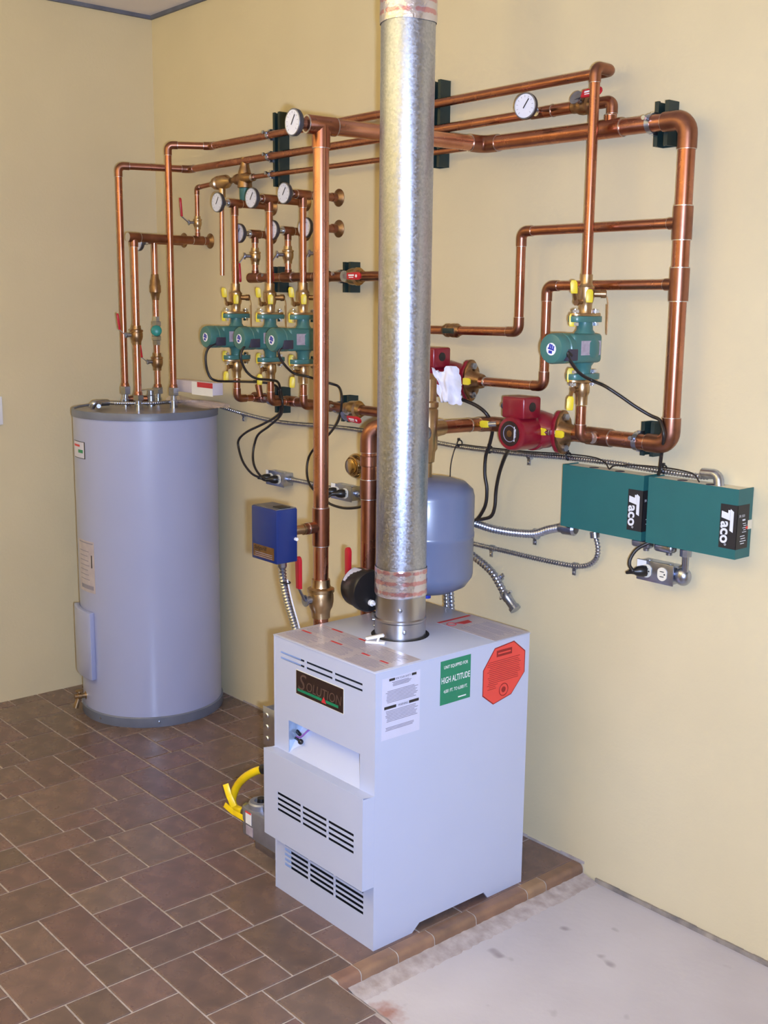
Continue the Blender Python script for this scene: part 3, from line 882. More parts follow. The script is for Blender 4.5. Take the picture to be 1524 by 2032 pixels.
# white clip lying on the boiler top
CLP = (2.117,-0.5994,0.722)
clip = thing('wire_clip', 'small white plastic clip lying on the boiler top by the flue', 'clip', CLP)
cx_, cy_2 = CLP[0], CLP[1]
cm = MB(); cm.obox((cx_, cy_2, BZ + .0032), (.020, .016, 0), (-.005, .006, 0), (0, 0, .0028)); cm.build('lower_jaw', 'white_plastic', clip, bevel=.001)
cm = MB(); cm.obox((cx_ - .004, cy_2 + .002, BZ + .016), (.018, .014, .006), (-.004, .005, 0), (-.002, -.001, .003)); cm.build('upper_jaw', 'white_plastic', clip, bevel=.001)
cm = MB(); cm.cyl((cx_ + .006, cy_2 + .001, BZ + .004), (cx_ + .008, cy_2 + .005, BZ + .017), .003, n=10); cm.build('hinge', 'white_plastic', clip)

# ================================================================== WATER TANK
TX, TY, TR, TZ = .39, -.29, .27, 1.183
tank = thing('water_tank', 'large grey cylindrical water storage tank standing in the corner', 'water tank', (TX, TY, 0))
MB().lathe((TX, TY, .035), (0, 0, 1), [(0, TR), (TZ - .055, TR)], 72).build('jacket', 'tank_paint', tank)
MB().lathe((TX, TY, 0), (0, 0, 1), [(0, TR + .004), (.004, TR + .0055), (.036, TR + .0055), (.040, TR + .002), (.0405, TR - .01)], 72).build('bottom_rim', 'tank_rim', tank)
MB().lathe((TX, TY, TZ - .026), (0, 0, 1), [(0, TR - .005), (0, TR + .004), (.024, TR + .004), (.027, TR + .002), (.027, TR - .006), (.022, TR - .010)], 72, cap=False).build('top_rim', 'tank_rim', tank)
MB().lathe((TX, TY, TZ - .006), (0, 0, 1), [(0, TR - .005), (.001, TR - .006)], 72).build('top_cap', 'tank_top', tank)
for a in (-75, -25, -120):
    t = math.radians(a); c = V((TX + (TR + .0055) * math.cos(t), TY + (TR + .0055) * math.sin(t), .021)); d = V((math.cos(t), math.sin(t), 0))
    m_ = MB(); m_.lathe(c, d, [(-.001, .005), (.002, .005), (.003, .002)], 10); m_.build('screw', 'zinc', tank)
def on_tank(a0, a1, z0, z1, off, name, m, thick=None, n=8):
    mb = MB(); r0, r1 = TR + .0003, TR + off
    vs = []
    for i in range(n + 1):
        t = math.radians(a0 + (a1 - a0) * i / n)
        for (r, z) in ((r0, z0), (r1, z0), (r1, z1), (r0, z1)): vs.append((TX + r * math.cos(t), TY + r * math.sin(t), z))
    fs = []
    for i in range(n):
        for j in range(4):
            fs.append((i * 4 + j, (i + 1) * 4 + j, (i + 1) * 4 + (j + 1) % 4, i * 4 + (j + 1) % 4))
    fs += [(0, 1, 2, 3), tuple(n * 4 + j for j in (3, 2, 1, 0))]
    mb.add(vs, fs)
    return mb.build(name, m, tank, bevel=.004 if off > .01 else 0)
# the tank is seen from about -29 degrees, so its left edge in view is near -115
on_tank(-105, -84.5, 1.008, 1.070, .0008, 'maker_label', 'sticker_clear')
on_tank(-104, -92, 1.050, 1.058, .0014, 'label_print', 'ink_red'); on_tank(-95, -87, 1.028, 1.040, .0014, 'label_print', 'ink_green')
on_tank(-105, -84, 1.0075, 1.0095, .0013, 'label_border', 'ink_black'); on_tank(-85, -84, 1.008, 1.070, .0013, 'label_border', 'ink_black'); on_tank(-105, -84, 1.0685, 1.0705, .0013, 'label_border', 'ink_black')
on_tank(-103, -77, .503, .700, .0008, 'rating_label', 'sticker_worn')
on_tank(-81, -79.8, .60, .648, .0014, 'label_print', 'ink_black'); on_tank(-100, -78.5, .690, .694, .0014, 'label_print', 'ink_grey'); on_tank(-98, -79, .515, .530, .0014, 'label_print', 'ink_grey')
for k in range(7): on_tank(-99, -84 - (k % 3), .550 + k * .018, .5525 + k * .018, .0014, 'label_print', 'ink_grey')
on_tank(-118, -79.5, .167, .430, .022, 'access_cover', 'tank_paint')
# drain cock at the foot of the tank
da = math.radians(-101); dd = V((math.cos(da), math.sin(da), 0)); dp = V((TX, TY, .078)) + dd * (TR - .005)
dr = MB(); dr.lathe(dp, dd, [(0, .016), (.006, .016), (.007, .010), (.022, .010), (.024, .013), (.036, .013), (.037, .009), (.048, .009)], 16); dr.cyl(dp + dd * .030, dp + dd * .046 + V((0, 0, -.045)), .009, .010, 14)
dr.lathe(dp + dd * .030, (0, 0, 1), [(0, .006), (.016, .005), (.018, .014), (.022, .014)], 12); dr.build('drain_cock', 'brass', tank)

# ================================================================== STRUT CHANNELS
def strut_mesh(h):
    t, w, d, lip = .0032, .0205, .041, .0115
    poly = [(-w, 0), (w, 0), (w, -d), (w - lip, -d), (w - lip, -d + .006), (w - lip + t, -d + .006), (w - lip + t, -d + t), (w - t, -d + t), (w - t, -t),
            (-w + t, -t), (-w + t, -d + t), (-w + lip - t, -d + t), (-w + lip - t, -d + .006), (-w + lip, -d + .006), (-w + lip, -d), (-w, -d)]
    mb = MB(); mb.prism(poly, (0, 0, 0), (1, 0, 0), (0, 1, 0), (0, 0, h)); return mb
STRUTS = [(.9085, 1.980, 2.227, 'tall dark green strut channel left of the main riser holding three pipes', [(2.1525, .0125), (2.0795, .0125), (2.02, .008)]),
          (1.711, 1.980, 2.2245, 'tall dark green strut channel just right of the flue', [(2.154, .0125), (2.081, .0125), (2.02, .008)]),
          (.902, 1.617, 1.706, 'short dark green strut behind the upper zone header, between the pumps', [(1.667, .0155)]),
          (1.300, 1.616, 1.714, 'short dark green strut behind the upper header valve left of the flue', [(1.667, .0155)]),
          (.909, 1.189, 1.281, 'short dark green strut behind the lower zone header under the pumps', [(1.236, .0155)]),
          (1.294, 1.189, 1.277, 'short dark green strut behind the lower header valve left of the flue', [(1.236, .0155)]),
          (2.512, 1.965, 2.070, 'short dark green strut at the top right corner of the copper loop', [(2.0165, .0205)]),
          (2.520, 1.205, 1.292, 'short dark green strut at the bottom right corner of the copper loop', [(1.243, .0205)])]
for x, z0, z1, lab, clamps in STRUTS:
    st = thing('strut_channel', lab, 'bracket', (x, 0, z0), 'green strut channels on the back wall')
    strut_mesh(z1 - z0).build('channel', 'strut_green', st, local=True)
    for cz, r in clamps:
        cx = x - .021 if z1 - z0 > .2 else x - .012
        yc = -.041 - r - .002 if z1 - z0 > .2 else -.06 if r > .016 else -.0615
        c = MB(); c.lathe((cx - .008, yc, cz), (1, 0, 0), [(0, r * 1.17), (.014, r * 1.17)], 20)
        c.box((cx - .006, -.041, cz - r - .006), (cx + .004, yc, cz - r * .7)); c.box((cx - .006, -.041, cz + r * .7), (cx + .004, yc, cz + r + .006))
        c.cyl((cx - .001, yc - r * 1.0, cz + r * .5), (cx - .001, yc - r * 1.0 - .012, cz + r * .5), .0035, n=8)
        c.lathe((cx - .001, yc - r - .010, cz + r * .5), (0, -1, 0), [(0, .006), (.006, .006)], 6)
        c.build('pipe_clamp', 'zinc', st)

# ================================================================== GAUGES (dial faces -y, stem runs to +y, origin = stem end on the pipe)
def make_gauge():
    g = thing('temperature_gauge', '', 'gauge')
    R = .0325
    MB().lathe((0, -.050, 0), (0, 1, 0), [(0, R - .003), (.000, R), (.004, R + .001), (.012, R), (.016, R - .004), (.018, .012)], 36).build('case', 'dial_dark', g, local=True)
    MB().torus((0, -.050, 0), (0, 1, 0), R - .001, .0018, 36, 8).build('bezel', 'steel', g, local=True)
    d = MB(); d.lathe((0, -.0502, 0), (0, -1, 0), [(0, R - .0025), (.0008, R - .0025)], 36); dial = d.build('dial', 'dial_white', g, local=True)
    p = MB(); a = math.radians(35)
    p.obox((math.sin(a) * .007, -.0518, math.cos(a) * .007), (math.sin(a) * .014, 0, math.cos(a) * .014), (math.cos(a) * .0014, 0, -math.sin(a) * .0014), (0, .0004, 0))
    p.build('pointer', 'ink_black', dial, local=True)
    t = MB()
    for k in range(11):
        b = math.radians(-135 + 27 * k)
        t.obox((math.sin(b) * .024, -.0512, math.cos(b) * .024), (math.sin(b) * .0025, 0, math.cos(b) * .0025), (math.cos(b) * .0005, 0, -math.sin(b) * .0005), (0, .0002, 0))
    t.build('scale_marks', 'ink_grey', dial, local=True)
    s = MB(); s.lathe((0, -.034, 0), (0, 1, 0), [(0, .010), (.004, .010), (.006, .0065), (.014, .0065), (.015, .0095), (.026, .0095), (.028, .007), (.038, .007)], 14)
    s.build('stem', 'chrome', g, local=True)
    return g
GAUGES = [((.8274, -.185, 1.918), 0, 'dial gauge at the far left end of the upper row above the pumps'),
          ((1.0253, -.178, 1.921), 0, 'middle dial gauge of the upper row above the three pumps'),
          ((1.2066, -.176, 1.925), 0, 'right dial gauge of the upper row, beside the main riser'),
          ((.826, -.098, 1.819), 0, 'left dial gauge of the lower row, between the pump risers'),
          ((1.0249, -.097, 1.8215), 0, 'middle dial gauge of the lower row above the zone pumps'),
          ((1.207, -.094, 1.8225), 0, 'right dial gauge of the lower row, partly hidden by the main riser'),
          ((1.862, -.618, 2.024), -.05, 'dial gauge on top of the big main riser left of the flue'),
          ((2.136, -.078, 2.0915), .16, 'dial gauge on the upper pipe right of the flue'),
          ((.214, -.158, 1.806), 0, 'dial gauge half hidden behind the pipes above the tank')]
gp = make_gauge()
for i, (loc, rz, lab) in enumerate(GAUGES):
    g = place(gp, i == 0, loc, rz, lab); g['group'] = 'dial gauges on the pipework'

# ================================================================== ESCUTCHEONS on the back wall
def make_esc():
    e = thing('escutcheon', '', 'pipe flange')
    MB().lathe((0, 0, 0), (0, -1, 0), [(0, .029), (.002, .029), (.005, .026), (.009, .020), (.013, .0155), (.014, .0135)], 28).build('plate', 'bronze', e, local=True)
    MB().lathe((0, 0, 0), (0, -1, 0), [(.001, .0145), (.030, .0145)], 18).build('collar', 'copper_dark', e, local=True)
    return e
ep = make_esc()
for i, (x, z, lab) in enumerate([(1.2066, 1.9255, 'brass wall flange of the right upper zone pipe'), (1.207, 1.8255, 'brass wall flange of the right lower zone pipe'),
                          (1.0253, 1.920, 'brass wall flange of the middle upper zone pipe'), (1.0249, 1.8206, 'brass wall flange of the middle lower zone pipe'),
                          (.8274, 1.915, 'brass wall flange of the left upper zone pipe'), (.826, 1.8165, 'brass wall flange of the left lower zone pipe'),
                          (.4084, 1.8125, 'brass wall flange at the end of the pipe above the tank'), (.214, 1.822, 'brass wall flange hidden behind the pipe above the tank')]):
    e = place(ep, i == 0, (x, 0, z), 0, lab); e['group'] = 'brass wall flanges'
be = thing('escutcheon', 'large round polished brass flange on the wall behind the second riser', 'pipe flange', (1.307, 0, 1.0))
MB().lathe((1.307, 0, 1.038), (0, -1, 0), [(0, .043), (.004, .043), (.012, .040), (.020, .034), (.021, .028), (.030, .026), (.034, .018), (.035, .001)], 36).build('plate', 'brass_polished', be)
MB().torus((1.307, -.021, 1.038), (0, 1, 0), .031, .002, 36, 8).build('ring', 'brass_polished', be)

# ================================================================== LONG PIPES
R1 = .0125
p2 = run('copper_pipe', 'long copper pipe from the tank, the lower and leftmost of the two crossing the wall',
         [(.266, -.307, 1.262), (.266, -.307, 2.0786), (.3607, -.0555, 2.0786), (2.3730, -.0555, 2.084), (2.3730, -.0555, 2.035)], R1, rb=.026)
tee(p2, (2.136, -.0555, 2.0835), (1, 0, 0), (0, -1, 0), R1, rbr=.010, blen=.02)
MB().cyl((2.152, -.0555, 2.0835), (2.245, -.0555, 2.0836), .0150, n=20).build('coupling', 'copper', p2)
ring(p2, (2.180, -.0555, 2.0835), (1, 0, 0), .0166)
p1 = run('copper_pipe', 'uppermost long copper pipe from the tank across to the lone green pump',
         [(.4215, -.185, 1.262), (.4215, -.185, 2.150), (.5099, -.0555, 2.150), (2.3675, -.0555, 2.157), (2.3675, -.120, 2.157), (2.3675, -.120, 1.640)], R1, rb=.022)
p3 = run('copper_pipe', 'thin copper feed pipe below the two long pipes on the wall', [(.770, -.051, 2.0195), (1.93, -.051, 2.0195)], .0082, elbows=False)
ring(p3, (.79, -.051, 2.0195), (1, 0, 0), .0095); ring(p3, (.885, -.051, 2.0195), (1, 0, 0), .0095)

# main loop: riser from the boiler, across, down the right side and back to the red pump
RM = .0205
RX, RY, RZ = 1.866, -.583, 2.024
HX = 2.605
main = run('main_copper_loop', 'thick copper main from the boiler riser over to the wall and around the right side', [(RX, RY, .820), (RX, RY, RZ), (1.936, -.063, 2.020)], RM, rb=.03, m='copper_bright', skip=(1,), cat='pipe')
run('', '', [(1.936 - .0003, -.065, 2.020), (1.9362, -.0635, 2.020), (HX, -.0625, 2.0150), (HX, -.0625, 1.2430), (2.262, -.0625, 1.2430)], RM, rb=.045, root=main, skip=(1,))
dmain = (V((1.936, -.063, 2.020)) - V((RX, RY, RZ))).normalized()
tee(main, (RX, RY, RZ), dmain, (0, 0, -1), RM, length=.085, blen=.055, m='copper')
MB().lathe(V((RX, RY, RZ)) - dmain * .043, -dmain, [(0, .020), (.004, .014), (.014, .012), (.022, .012)], 18).build('bushing', 'copper_dark', main)
bend = MB(); bend.tube(fillet([V((1.936, -.063, 2.020)) - dmain * .05, (1.936, -.063, 2.020), (1.990, -.0625, 2.0196)], .05), RM * 1.14, 20); bend.build('elbow', 'copper_dark', main)
ring(main, V((1.936, -.063, 2.020)) - dmain * .05, dmain, RM * 1.13); ring(main, (1.990, -.0625, 2.0196), (1, 0, 0), RM * 1.13)
tee(main, (2.373, -.0625, 2.0168), (1, 0, 0), (0, 0, 1), RM, rbr=R1, length=.085, blen=.032, m='copper')
tee(main, (HX, -.0625, 1.7775), (0, 0, 1), (-1, 0, 0), RM, rbr=R1, length=.080, blen=.038)
tee(main, (HX, -.0625, 1.6330), (0, 0, 1), (-1, 0, 0), RM, rbr=R1, length=.080, blen=.040)
tee(main, (2.385, -.0625, 1.2430), (1, 0, 0), (0, -1, 0), RM, rbr=.014, length=.080, blen=.030)
sleeve(main, (RX, RY, 1.020), (0, 0, 1), RM, .003, rings=False); sleeve(main, (RX, RY, .985), (0, 0, 1), RM, .105, 'tee', 'copper')
MB().cyl((RX, RY, .985), (RX, RY - .058, .985), .0155, n=18).build('branch', 'copper_dark', main); ring(main, (RX, RY - .045, .985), (0, 1, 0), .0175)
MB().lathe((RX, RY - .055, .985), (0, -1, 0), [(0, .0155), (.006, .0155), (.007, .0125), (.07, .0125)], 18).build('nipple', 'brass', main)

a5 = run('copper_pipe', 'copper branch from the right riser, the upper of two, stepping down behind the flue',
         [(HX - .02, -.0625, 1.7775), (2.0875, -.0625, 1.7785), (2.0875, -.0625, 1.5070), (1.580, -.0625, 1.5035)], R1, rb=.026)
un = MB(); un.lathe((1.79, -.0625, 1.505), (1, 0, 0), [(0, .0145), (.006, .0165), (.012, .020), (.020, .020), (.022, .0175), (.034, .0175), (.036, .0205), (.055, .0205), (.060, .0165), (.068, .0145)], 16)
un.build('union', 'bronze', a5); ub = MB(); ub.box((1.806, -.0865, 1.497), (1.850, -.082, 1.512)); ub.build('tag', 'strut_green', a5, bevel=.001)
a6 = run('copper_pipe', 'copper branch from the right riser, the lower of two, down to the hidden red pump',
         [(HX - .02, -.0625, 1.6330), (2.1865, -.0625, 1.6320), (2.1865, -.0625, 1.3625), (1.935, -.0625, 1.3625)], R1, rb=.026)
ring(a6, (2.005 - .04, -.0625, 1.3625), (1, 0, 0), .014, .006)

# second (return) riser with its elbow into the air separator
r2 = run('return_riser', 'thick copper riser behind the flue, second from the blue control box', [(1.86, -.410, .815), (1.86, -.410, 1.2430), (1.970, -.318, 1.2430)], .0215, rb=.045, m='copper')
sleeve(r2, (1.86, -.410, 1.070), (0, 0, 1), .0215, .055)
sleeve(r2, (1.86, -.410, 1.150), (0, 0, 1), .0215, .03, rings=False)

# air separator above the expansion tank, and its pipe back to the wall
SX, SY = 1.985, -.305
asep = thing('air_separator', 'tall brass air separator body right of the flue', 'fitting', (SX, SY, 1.10))
MB().lathe((SX, SY, 1.105), (0, 0, 1), [(0, .014), (.045, .014), (.048, .020), (.075, .022), (.085, .028), (.190, .028), (.195, .0245), (.200, .029), (.212, .029), (.216, .0225), (.275, .0225), (.281, .016), (.290, .010)], 28).build('body', 'brass', asep)
sb_ = MB(); sb_.cyl((SX, SY, 1.2430), (SX, SY + .055, 1.2450), .0275, .0225, 22); sb_.build('outlet', 'brass', asep)
sb_ = MB(); sb_.ball((SX + .018, SY - .018, 1.235), (.012, .012, .018), 12, 8); sb_.build('plug', 'steel', asep)
ap = run('copper_pipe', 'short thick copper pipe between the brass air separator and the front red pump', [(SX + .003, SY + .05, 1.2450), (SX + .008, -.0625, 1.2440), (2.095, -.0625, 1.2430)], .0185, rb=.03)
ring(ap, (SX + .005, -.150, 1.2445), (0, 1, 0), .0200, .004)

# expansion tank
et = thing('expansion_tank', 'slate blue expansion tank half hidden behind the flue', 'expansion tank', (1.987, -.300, .78))
prof = [(0, .001), (.002, .035), (.010, .080), (.026, .110), (.050, .1265), (.062, .1285), (.160, .1285), (.162, .1300), (.176, .1300), (.178, .1285), (.278, .1285), (.296, .124), (.314, .105), (.324, .070), (.328, .030), (.329, .001)]
MB().lathe((1.987, -.300, .782), (0, 0, 1), prof, 56, cap=False).build('shell', 'expansion_blue', et)
MB().cyl((1.987, -.300, .782), (1.987, -.300, .765), .012, n=14).build('air_valve', 'cover_blue', et)

# ================================================================== ZONE MANIFOLD (three supplies with pumps, three returns)
for i, (x, zs, zr, y0) in enumerate([(.827, 1.9185, 1.8185, -.162), (1.0253, 1.9215, 1.8215, -.154), (1.2066, 1.925, 1.8235, -.149)]):
    w = ('left', 'middle', 'right')[i]
    zp = thing('zone_supply_pipe', 'copper zone pipe from the wall down to the %s green pump of the three' % w, 'pipe', (x, y0, 1.62), 'zone supply pipes')
    MB().cyl((x, -.002, zs), (x, -.190, zs), .0130, n=18).build('stub', 'copper_dark', zp)
    MB().cyl((x, y0, zs), (x, y0, 1.615), .0112, n=18).build('drop', 'copper', zp)
    tee(zp, (x, y0, zs), (0, 1, 0), (0, 0, -1), .0130, rbr=.0112, length=.055, blen=.040)
    lo = run('zone_pump_pipe', 'copper leg joining the %s green pump to the lower header' % w, [(x, y0, 1.312), (x, y0, 1.240), (x, -.070, 1.240)], .0118, rb=.024, group='zone pump legs')
    rp = thing('zone_return_pipe', 'short copper pipe from the wall carrying the %s lower gauge' % w, 'pipe', (x, -.078, 1.66), 'zone return pipes')
    MB().cyl((x, -.002, zr), (x, -.100, zr), .0130, n=18).build('stub', 'copper_dark', rp)
    MB().cyl((x, -.078, zr), (x, -.078, 1.670), .0105, n=18).build('drop', 'copper_bright', rp)
    tee(rp, (x, -.078, zr), (0, 1, 0), (0, 0, -1), .0130, rbr=.0105, length=.045, blen=.030)
    valve('zone_ball_valve', 'brass ball valve with red lever on the %s zone return drop' % w, (x, -.078, 1.742), (0, 0, 1), (-.35, -1, 0), (-.15, -.45, -1), .0108, hl=.092, hw=.016, group='zone return valves', soft=.004, gdir=(0, .06, -1), thick=.007)
uh = run('upper_header', 'horizontal copper header linking the three zone returns', [(.800, -.078, 1.667), (1.600, -.072, 1.665), (1.600, -.0655, 1.515)], .0155, rb=.03, m='copper_dark')
for x in (.826, 1.0249, 1.207): tee(uh, (x, -.0775, 1.667), (1, 0, 0), (0, 0, 1), .0155, rbr=.0105, length=.062, blen=.026)
MB().lathe((.802, -.078, 1.667), (-1, 0, 0), [(0, .0178), (.008, .0178), (.012, .012)], 18).build('end_cap', 'copper_dark', uh)
lh = run('lower_header', 'horizontal copper header under the three green zone pumps', [(.810, -.066, 1.240), (1.62, -.066, 1.238), (1.62, -.066, 1.3625), (1.735, -.066, 1.3625)], .0160, rb=.03, m='copper_dark')
for x in (.827, 1.0253, 1.2066): tee(lh, (x, -.066, 1.240), (1, 0, 0), (0, -1, 0), .0160, rbr=.0118, length=.066, blen=.030)
valve('header_ball_valve', 'large brass valve with red handle on the upper zone header left of the flue', (1.378, -.073, 1.6655), (1, 0, 0), (0, -1, 0), (1, 0, 0), .0155, hl=.095, hw=.024, text=True, thick=.006)
valve('header_ball_valve', 'large brass valve with red handle on the lower zone header left of the flue', (1.372, -.066, 1.2385), (1, 0, 0), (-.05, -1, -.55), (1, 0, -.02), .0160, hl=.092, hw=.024, text=True)
un = thing('header_union', 'small silver screwed union clip on the upper zone header', 'fitting', (1.24, -.08, 1.65)); u_ = MB(); u_.cyl((1.236, -.0765, 1.667), (1.250, -.0765, 1.667), .0185, n=18); u_.build('band', 'bronze', un)
u_ = MB(); u_.ball((1.243, -.094, 1.672), .005, 10, 6); u_.ball((1.243, -.094, 1.660), .005, 10, 6); u_.build('screw', 'zinc', un)
un = thing('header_union', 'small silver screwed union clip on the lower zone header', 'fitting', (1.24, -.07, 1.22)); u_ = MB(); u_.cyl((1.234, -.066, 1.239), (1.248, -.066, 1.239), .0185, n=18); u_.build('band', 'bronze', un)
u_ = MB(); u_.ball((1.241, -.084, 1.228), .0055, 10, 6); u_.build('screw', 'zinc', un)
# little drain cock with a cross handle on the lower header
dcb = thing('drain_cock', 'small brass drain cock with dark cross handle left on the lower header', 'valve', (.86, -.085, 1.245))
d_ = MB(); d_.cyl((.862, -.085, 1.245), (.850, -.085, 1.285), .010, .012, 14); d_.lathe((.850, -.085, 1.283), (-.2, 0, 1), [(0, .012), (.006, .012), (.008, .005), (.018, .004)], 14); d_.build('body', 'copper_dark', dcb)
d_ = MB(); c_ = V((.8465, -.085, 1.302)); d_.obox(c_, (.018, 0, .002), (0, .0035, 0), (0, 0, .003)); d_.obox(c_, (0, .018, 0), (.0035, 0, 0), (0, 0, .003)); d_.build('cross_handle', 'strut_green', dcb, bevel=.001)

# ================================================================== GREEN CIRCULATORS (pipe axis z, motor towards -y)
def make_pump():
    p = thing('circulator_pump', '', 'pump')
    b = MB()
    b.lathe((0, 0, -.080), (0, 0, 1), [(0, .0235), (.012, .0235), (.014, .020), (.034, .021), (.050, .032), (.066, .040), (.094, .040), (.110, .032), (.126, .021), (.146, .020), (.148, .0235), (.160, .0235)], 28)
    b.build('volute', 'pump_green', p, local=True)
    for s in (-1, 1):
        f = MB()
        poly = []
        for k in range(28):
            a = 2 * math.pi * k / 28
            poly.append((math.copysign(abs(math.cos(a)) ** .8, math.cos(a)) * .027, math.copysign(abs(math.sin(a)) ** .75, math.sin(a)) * .054))
        f.prism(poly, (0, 0, s * .080), (1, 0, 0), (0, 1, 0), (0, 0, -s * .015)); f.build('flange', 'pump_green', p, bevel=.0015, local=True)
        for t in (-1, 1):
            n = MB(); n.cyl((0, t * .040, s * .098), (0, t * .040, s * .056), .0045, n=10); n.lathe((0, t * .040, s * .064), (0, 0, -s), [(0, .0095), (.008, .0095), (.0085, .006)], 6)
            n.lathe((0, t * .040, s * .0885), (0, 0, s), [(0, .0095), (.007, .0095), (.0075, .006)], 6); n.build('bolt', 'chrome', p, local=True)
    c = MB(); c.box((-.034, -.078, -.037), (.034, .034, .037)); c.build('casing', 'pump_green', p, bevel=.010, seg=3, local=True)
    m = MB(); m.lathe((0, -.070, 0), (0, -1, 0), [(0, .036), (.002, .0385), (.022, .0385), (.024, .036), (.027, .036), (.028, .0385), (.052, .0385), (.058, .0355), (.060, .030), (.061, .001)], 36, cap=False)
    m.build('motor', 'pump_green', p, local=True)
    pl = MB(); pl.box((.034, -.052, -.017), (.0348, .024, .019)); plate = pl.build('nameplate', 'nameplate', p, local=True)
    pm = MB(); pm.box((.0348, .004, -.008), (.0352, .018, .016)); pm.build('print', 'ink_grey', plate, local=True)
    lg = MB(); lg.lathe((.004, -.1308, -.001), (0, -1, 0), [(0, .0155), (.0008, .0155)], 24); logo = lg.build('logo_disc', 'ink_white', p, local=True)
    lm = MB()
    q = -.1322
    lm.obox((.000, q, .0065), (.0015, 0, .0055), (.0022, 0, -.0006), (0, .0003, 0)); lm.obox((.006, q, .0055), (.001, 0, .005), (.0024, 0, -.0005), (0, .0003, 0)); lm.obox((.012, q, .003), (.001, 0, .004), (.002, 0, -.0004), (0, .0003, 0))
    lm.obox((.004, q, -.001), (.010, 0, -.0025), (.0004, 0, .0016), (0, .0003, 0)); lm.obox((.002, q, -.008), (.0055, 0, -.001), (.0005, 0, .0035), (0, .0003, 0))
    lm.build('logo_mark', 'ink_blue', logo, local=True)
    cb = MB(); cb.box((.018, -.108, -.030), (.0395, -.068, .000)); cb.build('cable_entry', 'connector_grey', p, bevel=.003, local=True)
    return p
def grip_poly(l, w):
    return [(-w * .45, 0), (w * .45, 0), (w * .5, l * .25), (w * .5, l * .8), (w * .3, l), (-w * .3, l), (-w * .5, l * .8), (-w * .5, l * .25)]
def make_iso_top():
    v = thing('isolation_valve', '', 'valve')          # origin = top face of the pump flange
    MB().lathe((0, 0, 0), (0, 0, 1), [(0, .020), (.006, .0165), (.030, .0165), (.036, .019), (.050, .022), (.072, .022), (.078, .0165), (.083, .0150), (.104, .0150)], 24).build('body', 'brass', v, local=True)
    f = MB(); f.prism([(math.cos(k * math.pi / 12) * .026, math.sin(k * math.pi / 12) * .053) for k in range(24)], (0, 0, 0), (1, 0, 0), (0, 1, 0), (0, 0, .0075)); f.build('flange', 'brass', v, bevel=.001, local=True)
    s = MB(); s.cyl((0, -.014, .036), (0, -.036, .034), .006, n=12); s.lathe((0, -.034, .034), (0, -1, 0), [(0, .009), (.005, .009)], 6); s.obox((-.002, -.040, .046), (0, -.004, .014), (.004, 0, 0), (0, .001, .0003)); s.build('stem', 'bronze', v, local=True)
    g = MB(); g.prism(grip_poly(.033, .018), (-.003, -.044, .056), (.65, .76, 0), (0, -.12, 1), (.0034, -.0029, 0)); g.build('yellow_grip', 'yellow_vinyl', v, bevel=.001, local=True)
    g = MB(); g.prism(grip_poly(.033, .018), (-.002, -.047, -.026), (.65, .76, 0), (0, 0, 1), (.0034, -.0029, 0)); g.build('yellow_grip', 'yellow_vinyl', v, bevel=.001, local=True)
    g = MB(); g.prism(grip_poly(.033, .018), (.020, -.012, .034), (.65, .76, 0), (0, 0, 1), (.004, -.0034, 0)); g.build('yellow_grip', 'yellow_vinyl', v, bevel=.001, local=True)
    d = MB(); d.cyl((.012, .010, .056), (.030, .026, .056), .0085, n=14); d.lathe((.028, .024, .056), (.75, .66, 0), [(0, .0105), (.012, .0105), (.014, .007)], 16); d.build('drain_port', 'bronze', v, local=True)
    t = MB(); t.tube(spline([(.040, .034, .050), (.043, .036, .030), (.043, .036, -.030), (.042, .036, -.046), (.041, .035, -.030), (.040, .034, .030)]), .0012, 6); t.build('cap_strap', 'bronze', v, local=True)
    return v
def make_iso_bottom():
    v = thing('isolation_valve', '', 'valve')          # origin = lower face of the pump flange
    MB().lathe((0, 0, 0), (0, 0, -1), [(0, .020), (.006, .0165), (.012, .0195), (.034, .0195), (.040, .0165), (.046, .0150), (.066, .0150)], 24).build('body', 'brass', v, local=True)
    f = MB(); f.prism([(math.cos(k * math.pi / 12) * .026, math.sin(k * math.pi / 12) * .053) for k in range(24)], (0, 0, 0), (1, 0, 0), (0, 1, 0), (0, 0, -.0075)); f.build('flange', 'brass', v, bevel=.001, local=True)
    s = MB(); s.cyl((0, -.014, -.026), (0, -.034, -.026), .006, n=12); s.lathe((0, -.032, -.026), (0, -1, 0), [(0, .009), (.005, .009)], 6); s.obox((-.002, -.038, -.036), (0, -.004, -.012), (.004, 0, 0), (0, .001, -.0003)); s.build('stem', 'bronze', v, local=True)
    g = MB(); g.prism(grip_poly(.036, .018), (-.002, -.045, -.078), (.65, .76, 0), (0, .05, 1), (.0034, -.0029, 0)); g.build('yellow_grip', 'yellow_vinyl', v, bevel=.001, local=True)
    g = MB(); g.prism(grip_poly(.036, .018), (-.002, -.047, -.006), (.65, .76, 0), (0, 0, 1), (.0034, -.0029, 0)); g.build('yellow_grip', 'yellow_vinyl', v, bevel=.001, local=True)
    return v
PUMPS = [((.827, -.162, 1.461), 'left of the three'), ((1.0253, -.154, 1.461), 'middle of the three'), ((1.2066, -.149, 1.462), 'right of the three'), ((2.3675, -.120, 1.4745), 'lone right-hand')]
pp, it, ib = make_pump(), make_iso_top(), make_iso_bottom()
